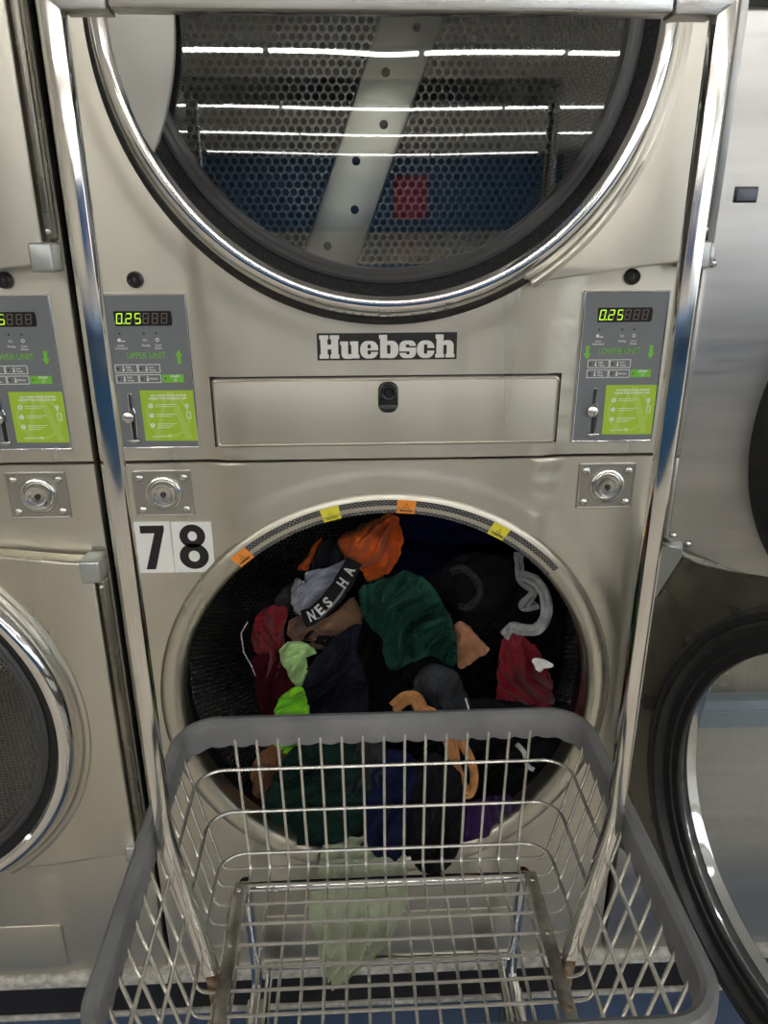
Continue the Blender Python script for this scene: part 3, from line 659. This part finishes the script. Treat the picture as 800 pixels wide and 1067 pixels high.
# hinge bracket of the open lower door
hb = obj('hinge_bracket', prism([(.379, .95), (.396, .95), (.396, .862), (.379, .862)], -.030, -.004, .002), GALV, center)
for z in (.912, .884): obj('bracket_screw', dome(.3885, -.031, z, .005, .004, 16), BOLT, hb)
obj('hinge_strip', join(*[rbox(.377 + k * .0062, .3822 + k * .0062, -.024 - (k % 2) * .004, -.002, .400, .858, .0015) for k in range(3)]), GALV, center)
od = [q for q in center.children if q.name.startswith('door') and abs(q.rotation_euler.z) > 1][0]
ob = obj('door_bracket', prism([(-.002, .272), (-.056, .286), (-.060, .280), (-.022, .196), (-.016, .192), (-.002, .196)], .001, .004, .001), BRACK, od)

# ------------------------------------------------------------------ the machine on the right
rt = empty('tumble_dryer', (.8, 0, 0), 'brushed steel machine at the right edge with black ringed door at mid height', 'dryer')
XL, XR = -.394, .394
def sub_panel(name, pts, y0, y1, m, r=.004): return obj(name, prism(pts, y0, y1, r, 3), m, rt)
obj('cabinet', rbox(-.39, .39, .01, 1.0, .112, 1.985, .003), INNER, rt, False)
lower_edge = [(XL + (XR - XL) * k / 16, .949 - .105 * math.sin(PI * min(1, k / 16 * 1.0)) ** 1.0 * 1.0) for k in range(17)]
lower_edge = [(x, .949 - .11 * (1 - (x / .394) ** 2)) for x, z in lower_edge]
mid = sub_panel('front_panel', lower_edge + [(XR, 1.611), (XL, 1.611)], -.020, .008, STEEL2)
sub_panel('top_panel', [(XL, 1.619), (XR, 1.619), (XR, 1.985), (XL, 1.985)], -.020, .008, STEEL2)
obj('lower_panel', rbox(XL, XR, -.004, .012, .112, .61, .002), STEEL2, rt)
obj('reflection_strip', join(rbox(XL, XR, -.016, .012, .612, .665, .004), rbox(XL, XR, -.019, -.014, .640, .648, .002)), REFLB, rt)  # added strip, stands for a bluish reflected band across the lower front
obj('side_trim', join(rbox(XL - .004, XL + .006, -.024, .008, 1.356, 1.985, .002), rbox(XL - .004, XL + .006, -.028, .008, 1.330, 1.354, .002), rbox(XL - .004, XL + .001, -.022, .008, 1.078, 1.328, .0015), rbox(XL - .004, XL + .001, -.022, .008, .953, 1.075, .0015)), STEEL2, rt)
for x, z in ((-.386, 1.333), (-.386, .958), (-.362, .944)): obj('panel_screw', dome(x, -.021, z, .006, .005, 20), BOLT, rt)
vw = obj('indicator_window', rbox(-.371, -.342, -.0225, -.019, 1.404, 1.4225, .001), BLACKP, rt)
obj('indicator_pane', rbox(-.368, -.344, -.0235, -.022, 1.4065, 1.4195, .0005), mat('slate_window', (.12, .14, .19), .3), vw)
dr = obj('door', lathe([(.300, -.022), (.302, -.055), (.307, -.062), (.315, -.062), (.322, -.052), (.325, -.02)], 128, .03, 1.105, False), RUBBER, rt)
obj('chrome_ring', lathe([(.272, -.045), (.278, -.058), (.294, -.060), (.302, -.050), (.300, -.02), (.272, -.02)], 128, .03, 1.105), CHROME, dr)
obj('glass', lathe([(0, -.04), (.274, -.04), (.274, -.036), (0, -.036)], 96, .03, 1.105, False), GLASS, dr)
obj('drum_bowl', lathe([(0, -.015), (.20, -.017), (.284, -.021)], 64, .03, 1.105, False), BLACKP, dr)

# ------------------------------------------------------------------ laundry cart
CX = -.008
cart = empty('laundry_cart', (CX, -.30, 0), 'chrome wire laundry cart with grey rubber bumper and tall rack before the open dryer', 'laundry cart')
OY = .30     # world Y of a local coordinate is local - .30
def L(x, y, z): return Vector((x - CX, y + OY, z))
ZR, YFar, YNear = .690, -.066, -.545
def rim_path(hx, yf, yn, z, r, n=10, step=.006):
    c = [L(CX - hx, yn, z), L(CX - hx, yf, z), L(CX + hx, yf, z), L(CX + hx, yn, z)]
    out = []
    cs = [((-hx + r), yf - r, 180, 90), ((hx - r), yf - r, 90, 0), ((hx - r), yn + r, 0, -90), ((-hx + r), yn + r, -90, -180)]
    for x, y, a0, a1 in cs:
        for k in range(n + 1):
            a = math.radians(a0 + (a1 - a0) * k / n); out.append(L(CX + x + r * math.cos(a), y + r * math.sin(a), z))
    # resample
    res = []; m = len(out)
    for i in range(m):
        a, b = out[i], out[(i + 1) % m]; d = (b - a).length; q = max(1, int(d / step))
        for k in range(q): res.append(a.lerp(b, k / q))
    return res
rp = rim_path(.298, YFar, YNear, ZR, .055, 10, .005)
def bump_sec(s, i):
    sc_ = abs(math.sin(s * PI / .033)); low = -.038 - .0050 * sc_
    # a is sideways (outward positive); b is up
    return [(-.008, low), (-.0095, -.012), (-.0085, .002), (-.004, .007), (.003, .008), (.009, .004), (.011, -.004), (.011, -.018), (.009, low + .004), (.006, low + .001), (.004, low + .006), (-.004, low + .006)]
obj('bumper', sweep(rp, None, True, Vector((0, 0, 1)), bump_sec), BUMPER, cart)
# wire basket: verticals continue as floor wires
ZF = .440; g = []
WR = .0024
hxT, hxB = .293, .2525; yfT, yfB = -.072, -.100; ynT, ynB = -.540, -.500
def lerp(a, b, t): return a + (b - a) * t
for k in range(15):
    xt = lerp(-.232, .214, k / 14); xb = lerp(-.218, .200, k / 14)
    pth = fillet([L(xt, yfT, ZR - .005), L(xb, yfB, ZF - WR), L(xb, ynB, ZF - WR), L(xt, ynT, ZR - .005)], .022, 6); g.append(tube(pth, WR, 7))
yk_ = -.1015
while yk_ > -.49:
    tt = (yk_ + .1015) / (-.49 + .1015); yt = lerp(-.118, -.50, tt)
    pth = fillet([L(CX - hxT, yt, ZR - .005), L(CX - hxB, yk_, ZF + WR), L(CX + hxB, yk_, ZF + WR), L(CX + hxT, yt, ZR - .005)], .014, 5); g.append(tube(pth, WR, 7)); yk_ -= .0338
for z in (.616, .544, .470):
    t_ = (ZR - z) / (ZR - ZF); g.append(tube([p for p in rim_path(lerp(hxT, hxB, t_) - WR, lerp(yfT, yfB, t_) - WR, lerp(ynT, ynB, t_) + WR, z, .04, 8, .05)], WR + .0003, 7, True))
obj('basket', join(*g), WIRE, cart)
# side straps lying along the basket floor
for xs in (-.229, .2125):
    x_ = xs
    st_ = obj('floor_bar', sweep([L(x_, -.138, ZF + .010), L(x_, -.15, ZF + .011), L(x_ * 1.0, -.49, ZF + .011), L(x_, -.50, ZF + .010)], [(-.0095, -.003), (-.008, .0015), (-.005, .003), (.005, .003), (.008, .0015), (.0095, -.003)]), BARM, cart)
    for yb in (-.153, -.245, -.355):
        obj('bar_bolt', ([(v[0], v[2], v[1]) for v in dome(x_ - CX, 0, yb + OY, .0042, .002, 14)[0]], dome(0, 0, 0, 1, 1, 14)[1]), RUST if yb < -.3 else BOLT, st_, True, (0, 0, ZF + .0135)).scale = (1, 1, -1)
# hanging rack posts
H = .0085
sq = rrect(-H, H, -H, H, .0025, 2)
PXL, PXR, PY = -.2805, .2645, -.295
ZT = 1.5465
for s, px_ in ((-1, PXL), (1, PXR)):
    pth = fillet([L(px_, PY, ZT + .012), L(px_, PY, .700), L(px_ - s * .036, PY, ZF + .030)], .03, 8)
    p = obj('rack_post', sweep(pth, sq, False, Vector((0, 1, 0))), POSTM, cart)
    obj('post_foot', sweep([L(px_ - s * .036, PY, ZF + .030), L(px_ - s * .040, PY, ZF - .045)], rrect(-.0075, .0075, -.0075, .0075, .002, 2), False, Vector((0, 1, 0))), RUST, p)
    # mitred corner piece at the top
    cpz = ZT + .0085
    a = px_ + s * .0095
    pts = [(a - CX, cpz + .018), (a - CX, cpz - .003), (px_ - s * .0095 - CX, cpz - .0165), (px_ - s * .045 - CX, cpz - .0165), (px_ - s * .045 - CX, cpz + .018)]
    obj('corner_piece', prism(pts, PY + OY - .0125, PY + OY + .0125, .003, 2), RAILM, p)
obj('top_rail', rbox(PXL + .046 - CX, PXR - .046 - CX, PY + OY - .0115, PY + OY + .0115, ZT - .0065, ZT + .0255, .003), RAILM, cart)
# under frame
def ftube(a, b, r, m=CHROME, name='frame_tube'): return obj(name, tube([L(*a), L(*b)], r, 14), m, cart)
ftube((-.236, -.103, .405), (.218, -.103, .405), .0085)
ftube((-.212, -.080, .205), (.212, -.080, .205), .0085)
ftube((-.236, -.505, .405), (.218, -.505, .405), .0085)
for s in (-1, 1):
    xx = CX + s * .222
    obj('frame_rail', tube(fillet([L(xx, -.095, .408), L(xx - s * .004, -.082, .205), L(xx, -.07, .150), L(xx, -.50, .150), L(xx, -.50, .425)], .03, 6), .0095, 12), CHROME, cart)
    ftube((xx + s * .012, -.11, .415), (xx + s * .012, -.50, .415), .0065)
    ftube((xx - s * .026, -.09, .20), (xx - s * .026, -.50, .155), .006)
    for yc in (-.115, -.47):
        cs_ = obj('caster', join(rbox(xx - s * .004 - .018 - CX, xx - s * .004 + .018 - CX, yc + OY - .024, yc + OY + .024, .128, .142, .003), rbox(xx - s * .004 - .017 - CX, xx - s * .004 - .014 - CX, yc + OY - .018, yc + OY + .014, .045, .130, .001), rbox(xx - s * .004 + .014 - CX, xx - s * .004 + .017 - CX, yc + OY - .018, yc + OY + .014, .045, .130, .001)), BARM, cart)
        wv, wf = lathe([(0, -.011), (.046, -.011), (.050, -.006), (.050, .006), (.046, .011), (0, .011)], 40, 0, 0, False)
        obj('wheel', ([(y_ + xx - s * .004 - CX, x_ + yc + OY, z_ + .050) for x_, y_, z_ in wv], wf), GREYRUB, cs_)
ft_ = None

# ------------------------------------------------------------------ laundry
def smooth_closed(pts, n):
    m = len(pts); out = []
    for i in range(n):
        t = i / n * m; k = int(t); f = t - k
        p0, p1, p2, p3 = (pts[(k + q) % m] for q in (-1, 0, 1, 2))
        out.append(0.5 * ((2 * p1) + (p2 - p0) * f + (2 * p0 - 5 * p1 + 4 * p2 - p3) * f * f + (3 * p1 - p0 - 3 * p2 + p3) * f ** 3))
    return out
def ridged(p, oct_=4):
    a, s, v = 1.0, 0.0, p.copy(); v += Vector((noise.noise(p * .8), noise.noise(p * .8 + Vector((9, 2, 4))), 0)) * .9
    for k in range(oct_):
        s += a * (1 - abs(noise.noise(v)) * 2.2) ** 1.0; v = v * 1.93 + Vector((3.1, 7.7, 1.3)); a *= .45
    return s
def garment_geo(outline, Y, thick=.04, folds=.012, fdir=60, freq=16, seed=1, stretch=.3, N=120, M=44, lean=.5, edge=.004, droop=None):
    """lumpy folded cloth: closed body bulging to the front; outline in photo pixels, Y depth (number or function of z)"""
    yf = Y if callable(Y) else (lambda t: Y)
    ys = [yf(i / len(outline)) if callable(Y) else Y for i in range(len(outline))]
    if isinstance(Y, (list, tuple)): ys = list(Y)
    pts = [P(a, b, y_) for (a, b), y_ in zip(outline, ys)]
    cs = smooth_closed(pts, N); c = sum(cs, Vector()) / N
    off = Vector((seed * 3.7, seed * 1.9, seed * 5.1)); fd = math.radians(fdir); ca, sa = math.cos(fd), math.sin(fd)
    for i in range(N):
        d = (cs[i] - c); q = noise.noise(cs[i] * 45 + off) + .6 * noise.noise(cs[i] * 110 + off); cs[i] = cs[i] + d.normalized() * q * edge * 1.3
    nrm = Vector((0, -1, lean)).normalized()
    V, Fc = [], []
    def surf(i, t):
        p = c + (cs[i] - c) * t; x, z = p.x, p.z
        u, v = x * ca + z * sa, -x * sa + z * ca
        wv = noise.noise(Vector((x * 9, z * 9, 0)) + off) * .06
        q = Vector((u * freq * stretch, (v + wv) * freq, 0)) * 1.9 + off
        r = ridged(q * .8) - 1.0
        big = noise.noise(Vector((x * 14, 3.3, z * 14)) + off)
        env = (1 - t ** 5)
        h = thick * .75 * math.sqrt(max(0, 1 - t * t)) * (1 + .35 * big) + folds * r * (1 - t ** 8) * 2.0 + folds * 1.6 * big * env
        return p + nrm * h
    V.append(surf(0, 0))
    for j in range(1, M + 1):
        t = (j / M) ** .8
        for i in range(N): V.append(surf(i, t))
    for i in range(N): Fc.append((0, 1 + i, 1 + (i + 1) % N))
    for j in range(M - 1):
        for i in range(N): Fc.append((1 + j * N + i, 1 + j * N + (i + 1) % N, 1 + (j + 1) * N + (i + 1) % N, 1 + (j + 1) * N + i))
    b = len(V); MB = 5
    for j in range(1, MB + 1):
        t = 1 - j / (MB + 1)
        for i in range(N): V.append(c + (cs[i] - c) * t - nrm * thick * .5 * math.sqrt(1 - t * t))
    V.append(c - nrm * thick * .5)
    last = 1 + (M - 1) * N
    for i in range(N): Fc.append((last + i, last + (i + 1) % N, b + (i + 1) % N, b + i))
    for j in range(MB - 1):
        for i in range(N): Fc.append((b + j * N + i, b + j * N + (i + 1) % N, b + (j + 1) * N + (i + 1) % N, b + (j + 1) * N + i))
    for i in range(N): Fc.append((b + (MB - 1) * N + i, b + (MB - 1) * N + (i + 1) % N, len(V) - 1))
    return V, Fc
def garment(name, label, cat, col, outline, Y, m=None, **kw):
    mm = m or cloth_mat(name + '_cloth', col, weave=kw.pop('weave', 0), var=kw.pop('var', .2))
    kw.pop('weave', None); kw.pop('var', None)
    o = obj(name, garment_geo(outline, Y, **kw), mm)
    return tag(o, label, cat, 'laundry tumbled together in the open dryer')
def ribbon_geo(path_px, ys, width, thick=.003, twist=None, wav=.003, n=60, seed=3):
    pts = [P(a, b, y_) for (a, b), y_ in zip(path_px, ys)]
    m = len(pts); cs = []
    for i in range(n):
        t = i / (n - 1) * (m - 1); k = min(int(t), m - 2); f = t - k
        p0, p1, p2, p3 = pts[max(k - 1, 0)], pts[k], pts[k + 1], pts[min(k + 2, m - 1)]
        cs.append(0.5 * ((2 * p1) + (p2 - p0) * f + (2 * p0 - 5 * p1 + 4 * p2 - p3) * f * f + (3 * p1 - p0 - 3 * p2 + p3) * f ** 3))
    V, Fc = [], []; K = 9
    for i, p in enumerate(cs):
        t = (cs[min(i + 1, n - 1)] - cs[max(i - 1, 0)]).normalized(); f = i / (n - 1)
        view = (CAM - p).normalized(); sd = t.cross(view).normalized(); nn = sd.cross(t).normalized()
        if twist:
            a = math.radians(lerp(twist[0], twist[1], f)); sd, nn = sd * math.cos(a) + nn * math.sin(a), nn * math.cos(a) - sd * math.sin(a)
        w_ = width * (1 + .15 * noise.noise(Vector((f * 6, seed, 0))))
        top, bot = [], []
        for k in range(K):
            q = k / (K - 1) * 2 - 1; h = wav * noise.noise(Vector((f * 14, q * 2.2, seed))) * 2 + wav * .8 * math.cos(q * 5 + seed)
            top.append(p + sd * (q * w_ / 2) + nn * (h + thick * math.sqrt(max(0, 1 - q * q)))); bot.append(p + sd * (q * w_ / 2) + nn * (h - thick * .5))
        V += top + bot[::-1]
    mm = 2 * K
    for i in range(n - 1):
        for j in range(mm): Fc.append((i * mm + j, i * mm + (j + 1) % mm, (i + 1) * mm + (j + 1) % mm, (i + 1) * mm + j))
    Fc.append(tuple(range(mm))); Fc.append(tuple(range((n - 1) * mm, n * mm)))
    return V, Fc
LG = 'laundry tumbled together in the open dryer'

exec_garments = True
BLK = (.008, .008, .010)
# back and filling layer
garment('blue_garment', 'very dark royal blue cloth at the top back of the drum', 'clothing', (.006, .009, .045), [(395, 560), (420, 528), (470, 525), (530, 545), (565, 590), (560, 640), (480, 650), (410, 620)], .34, thick=.03, folds=.014, fdir=10, seed=4)
garment('black_jacket', 'black cloth filling the right side of the drum behind the grey strap', 'clothing', BLK, [(450, 600), (500, 575), (560, 600), (585, 650), (575, 730), (520, 770), (450, 740), (430, 660)], .22, thick=.04, folds=.016, fdir=70, seed=5)
garment('black_shirt', 'plain black cloth in the middle of the pile under the dark green one', 'clothing', (.007, .007, .009), [(325, 650), (380, 630), (440, 660), (470, 700), (465, 760), (400, 790), (330, 775), (305, 720)], .155, thick=.035, folds=.014, fdir=80, freq=12, seed=6)
garment('black_trousers', 'black cloth low on the right of the pile above the purple one', 'clothing', (.008, .008, .011), [(470, 740), (530, 730), (580, 750), (592, 790), (560, 840), (500, 858), (450, 830)], .07, thick=.03, folds=.012, fdir=40, seed=7)
garment('black_lining', 'black cloth with thin white piping left of the red one', 'clothing', (.010, .010, .012), [(255, 640), (285, 625), (308, 660), (310, 720), (290, 735), (268, 700), (252, 670)], .21, thick=.02, folds=.01, fdir=80, seed=8)
garment('burgundy_garment', 'dark burgundy cloth in the left of the drum below the red one', 'clothing', (.045, .004, .009), [(262, 690), (300, 680), (330, 715), (330, 760), (300, 765), (275, 745)], .14, thick=.03, folds=.009, seed=9)
garment('forest_garment', 'dark forest green cloth at the lower left edge of the opening', 'clothing', (.008, .025, .020), [(290, 800), (315, 775), (370, 770), (402, 810), (395, 860), (378, 886), (335, 889), (300, 884), (283, 862), (276, 835)], .015, thick=.035, folds=.014, fdir=20, seed=10, weave=1)
garment('brown_garment', 'dull brown cloth low at the left behind the cart wires', 'clothing', (.15, .065, .030), [(270, 785), (290, 775), (306, 795), (302, 830), (290, 848), (268, 835), (262, 805)], .05, thick=.02, folds=.008, fdir=80, seed=11)
garment('navy_garment', 'navy blue cloth at the bottom centre of the opening', 'clothing', (.008, .012, .045), [(380, 800), (410, 780), (440, 800), (445, 850), (430, 890), (408, 902), (388, 895), (378, 850)], .0, thick=.03, folds=.012, fdir=75, seed=12)
garment('purple_garment', 'deep purple cloth at the lower right edge of the opening', 'clothing', (.030, .009, .075), [(470, 850), (500, 832), (532, 832), (528, 855), (505, 876), (475, 886), (462, 870)], .01, thick=.022, folds=.006, fdir=80, seed=13)
garment('charcoal_mesh_garment', 'charcoal mesh cloth low in the pile left of the navy one', 'clothing', (.035, .038, .045), [(352, 795), (368, 775), (395, 772), (408, 790), (400, 820), (375, 836), (356, 828)], .01, thick=.03, folds=.010, fdir=60, seed=14, weave=1)
garment('black_mesh_garment', 'black mesh cloth hanging lowest over the edge of the opening', 'clothing', (.010, .010, .013), [(430, 800), (455, 785), (480, 810), (484, 850), (478, 885), (462, 908), (440, 910), (424, 885), (424, 840)], -.012, thick=.028, folds=.010, fdir=80, seed=15, weave=1)
# mid layer
garment('red_garment', 'bright dark red folded cloth at the left of the pile', 'clothing', (.19, .008, .016), [(268, 640), (285, 632), (300, 636), (296, 655), (298, 690), (306, 715), (297, 733), (280, 722), (270, 690), (262, 665)], .15, thick=.028, folds=.012, fdir=75, freq=22, seed=16)
garment('navy_sweatshirt', 'blue black cloth below the brown one beside the pale green one', 'clothing', (.009, .010, .018), [(320, 700), (345, 668), (375, 650), (372, 680), (385, 720), (375, 755), (330, 760), (315, 735)], .095, thick=.03, folds=.012, fdir=50, seed=17)
garment('brown_shirt', 'taupe brown cloth directly under the grey boxer briefs', 'clothing', (.15, .085, .052), [(300, 648), (315, 640), (345, 640), (368, 622), (378, 640), (372, 655), (350, 668), (338, 682), (318, 676), (303, 665)], .145, thick=.028, folds=.011, fdir=35, freq=14, seed=18)
garment('dark_green_shirt', 'large crumpled dark green cloth in the centre of the pile', 'shirt', (.012, .058, .040), [(378, 612), (392, 606), (408, 600), (425, 594), (450, 610), (468, 640), (477, 675), (472, 695), (445, 684), (405, 698), (396, 665), (376, 640)], .10, thick=.045, folds=.022, fdir=60, freq=15, seed=19, weave=1)
garment('grey_mesh_shorts', 'dark grey mesh shorts at the centre right above the cart bumper', 'shorts', (.036, .040, .048), [(433, 705), (450, 692), (475, 700), (490, 738), (492, 760), (450, 760), (428, 735)], .06, thick=.025, folds=.012, fdir=-60, seed=20, weave=1)
garment('tan_folded_garment', 'light brown folded cloth right of the dark green one', 'clothing', (.36, .17, .095), [(474, 648), (488, 652), (502, 668), (510, 678), (495, 688), (478, 696), (476, 675)], .13, thick=.014, folds=.008, fdir=-40, freq=16, seed=21)
garment('crimson_shirt', 'crimson crumpled shirt at the right with a small white tag', 'shirt', (.23, .006, .022), [(523, 668), (535, 660), (552, 668), (566, 690), (575, 715), (572, 742), (545, 748), (520, 742), (518, 705)], .12, thick=.034, folds=.019, fdir=-60, freq=20, seed=22)
tg = obj('care_tag', garment_geo([(556, 689), (566, 687), (576, 694), (566, 698), (560, 701)], .075, thick=.002, folds=.001, seed=3, N=32, M=8), cloth_mat('tag_white', (.75, .75, .74)))
tag(tg, 'small white care tag sticking out beside the crimson shirt', 'tag')
garment('charcoal_sock', 'dark heathered grey cloth behind the grey boxer briefs', 'clothing', (.045, .046, .05), [(284, 628), (298, 610), (315, 606), (320, 625), (308, 636), (290, 634)], .2, thick=.02, folds=.007, seed=23)
garment('pale_green_shirt', 'pale green twisted cloth between the red and the black ones', 'clothing', (.30, .48, .19), [(292, 678), (303, 668), (316, 668), (330, 680), (318, 684), (320, 700), (314, 716), (303, 708), (296, 695)], .10, thick=.02, folds=.010, fdir=80, freq=22, seed=24)
garment('lime_green_shirt', 'vivid lime green knotted cloth at the left edge of the pile', 'clothing', (.22, .62, .02), [(285, 745), (292, 728), (308, 716), (320, 728), (322, 755), (317, 785), (305, 796), (290, 792), (285, 770)], .05, thick=.028, folds=.012, fdir=30, freq=26, seed=25)
# upper pieces
garment('mesh_bag', 'dark mesh cloth beside the orange garment', 'clothing', (.02, .022, .028), [(325, 590), (332, 568), (350, 563), (365, 575), (368, 595), (350, 605), (330, 602)], .21, thick=.022, folds=.010, seed=26, weave=1)
garment('orange_shirt', 'bright orange crumpled shirt on top of the pile', 'shirt', (.62, .115, .012), [(352, 562), (372, 550), (398, 537), (412, 538), (419, 556), (415, 582), (404, 599), (384, 606), (376, 594), (360, 584)], .19, thick=.035, folds=.018, fdir=60, freq=16, seed=27)
garment('orange_strap', 'thin orange cloth strip left of the dark mesh one', 'cloth strip', (.58, .10, .012), [(308, 594), (318, 582), (328, 566), (335, 561), (334, 574), (324, 586), (320, 596)], .23, thick=.008, folds=.004, fdir=50, seed=28)
bb = garment('boxer_briefs', 'light grey boxer briefs with black lettered waistband near the top of the pile', 'underwear', (.30, .325, .40), [(304, 612), (308, 602), (316, 606), (322, 596), (345, 590), (362, 583), (366, 592), (355, 608), (338, 628), (322, 641), (310, 640), (304, 628)], .16, thick=.022, folds=.010, fdir=40, freq=15, seed=29, weave=1)
wb_path = [(316, 645), (328, 640), (345, 624), (358, 606), (369, 584)]
wb = obj('waistband', ribbon_geo(wb_path, [.125, .122, .118, .12, .13], .030, .002, None, .0006, 50), cloth_mat('waistband_black', (.012, .012, .014)), bb)
wb2 = obj('waistband_trim', ribbon_geo([(a + 2, b + 5.5) for a, b in wb_path], [.1215, .1185, .1145, .1165, .1265], .005, .0012, None, .0003, 50), cloth_mat('waistband_trim_grey', (.16, .16, .17)), bb)
def band_letter(ch, f, h=.0185, wd=.012):
    m = len(wb_path) - 1; t = f * m; k = min(int(t), m - 1); q = t - k; ys_ = [.125, .122, .118, .12, .13]
    a, b = P(*wb_path[k], ys_[k]), P(*wb_path[k + 1], ys_[k + 1]); p = a.lerp(b, q); tdir = (b - a).normalized()
    view = (CAM - p).normalized(); sd = tdir.cross(view).normalized(); n_ = sd.cross(tdir).normalized(); up_ = -sd
    v, fc = text_geo(ch, .02, 0, 0, 0, bold=.0006, align='CENTER', width=wd, height=h)
    return [p + n_ * .0048 + tdir * x_ + up_ * z_ - n_ * y_ * 1.0 for x_, y_, z_ in v], fc
obj('band_lettering', join(*[band_letter(c_, f_) for c_, f_ in (('N', .20), ('E', .34), ('S', .46), ('H', .74), ('A', .88))]), cloth_mat('band_white', (.62, .62, .62)), bb, False)
# straps
tag(obj('grey_strap', ribbon_geo([(541, 599), (556, 604), (567, 618), (569, 640), (560, 655), (545, 656), (533, 654), (525, 663)], [.17, .15, .13, .12, .12, .12, .12, .12], .020, .002, (25, -25), .002), cloth_mat('strap_grey', (.36, .37, .38))), 'looped light grey elastic strap at the right above the crimson shirt', 'strap', LG)
tag(obj('grey_band', ribbon_geo([(540, 575), (541, 588), (543, 604), (556, 616), (545, 632), (560, 630)], [.2, .19, .18, .15, .15, .16], .016, .002, (0, 40), .002, seed=5), cloth_mat('band_grey', (.27, .28, .29))), 'second light grey elastic band behind the looped strap', 'strap', LG)
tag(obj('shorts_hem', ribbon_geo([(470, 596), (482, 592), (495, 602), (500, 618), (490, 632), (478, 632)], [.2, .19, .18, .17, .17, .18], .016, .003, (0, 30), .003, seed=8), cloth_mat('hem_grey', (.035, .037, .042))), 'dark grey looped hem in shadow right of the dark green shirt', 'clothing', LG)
tag(obj('tan_strap', ribbon_geo([(410, 738), (422, 728), (433, 728), (440, 740), (450, 745), (462, 758), (470, 778), (474, 800), (483, 826)], [.02, .015, .01, .01, .005, 0, -.004, -.008, -.01], .022, .002, (10, -10), .002, seed=11), cloth_mat('strap_tan', (.46, .22, .085))), 'tan orange strap hanging down the middle of the pile behind the cart bumper', 'strap', LG)
tag(obj('tan_strap_end', ribbon_geo([(478, 770), (490, 790), (494, 812), (488, 828), (474, 818), (470, 800)], [.005, 0, -.004, -.01, -.012, -.012], .014, .0025, (0, 0), .002, seed=12), cloth_mat('strap_end_tan', (.50, .235, .09))), 'narrow tan strap loop beside the wider tan strap', 'strap', LG)
tag(obj('white_piping', tube([P(a, b, y_) for (a, b), y_ in zip([(258, 648), (251, 660), (254, 680), (262, 694), (266, 704)], [.12] * 5)], .0011, 6), cloth_mat('cord_white', (.45, .46, .48))), 'thin white piping cord along the black cloth left of the red one', 'cord')
lace = ribbon_geo([(538, 775), (546, 784), (549, 797), (556, 802)], [-.005, -.008, -.01, -.01], .008, .001, (0, 0), .001, 30)
tag(obj('drawstring', lace, cloth_mat('lace_grey', (.42, .42, .43))), 'grey patterned drawstring on the black cloth at the lower right', 'cord', LG)
tag(obj('white_drawstring', tube([P(a, b, 0.01) for a, b in ((485, 728), (488, 738), (486, 746), (490, 752))], .0016, 6), cloth_mat('cord_bright', (.7, .7, .7))), 'short white drawstring end beside the dark grey mesh shorts', 'cord', LG)

# sage cloth that spills out over the lip and hangs down behind the cart
def hanging_cloth():
    L_ = [(338, 872), (332, 900), (322, 938), (322, 950), (330, 975), (333, 1000), (336, 1015)]
    R_ = [(418, 872), (424, 905), (425, 935), (418, 950), (408, 975), (388, 1000), (350, 1030)]
    ys = [.005, -.030, -.045, -.055, -.070, -.092, -.098]
    n, m = 70, 56; V, Fc = [], []
    def ip(a, t):
        q = t * (len(a) - 1); k = min(int(q), len(a) - 2); f = q - k; return tuple(lerp(u, v, f) for u, v in zip(a[k], a[k + 1])) if isinstance(a[0], tuple) else lerp(a[k], a[k + 1], f)
    for side in (0, 1):
        for j in range(n):
            t = j / (n - 1); a, b, y_ = ip(L_, t), ip(R_, t), ip(ys, t); pa, pb = P(*a, y_), P(*b, y_)
            for i in range(m):
                s = i / (m - 1); p = pa.lerp(pb, s)
                s2 = s + .05 * noise.noise(Vector((s * 3, t * 3, 1)))
                amp = .006 + .008 * t
                w_ = math.sin(s2 * 19 + 1.5 * math.sin(t * 3)) * amp * .8 + (ridged(Vector((s * 5, t * 1.3, 4.4)), 3) - 1) * .006
                zz = .010 * noise.noise(Vector((s * 5, 9, 0))) * max(0, t - .8) * 5
                V.append(p + Vector((0, -w_ - (0 if side == 0 else -.0016) , zz)))
    for j in range(n - 1):
        for i in range(m - 1):
            q = j * m + i; Fc.append((q, q + 1, q + m + 1, q + m)); q += n * m; Fc.append((q, q + m, q + m + 1, q + 1))
    def stitch(ids):
        for a, b in zip(ids, ids[1:]): Fc.append((a, b, b + n * m, a + n * m))
    stitch([i for i in range(m)]); stitch([(n - 1) * m + i for i in range(m)]); stitch([j * m for j in range(n)]); stitch([j * m + m - 1 for j in range(n)])
    return V, Fc
SAGE = cloth_mat('sage_cloth', (.37, .42, .29), .85, 0, .08)
tag(obj('sage_shirt', hanging_cloth(), SAGE), 'pale sage green cloth hanging out of the dryer down behind the cart wires', 'shirt')
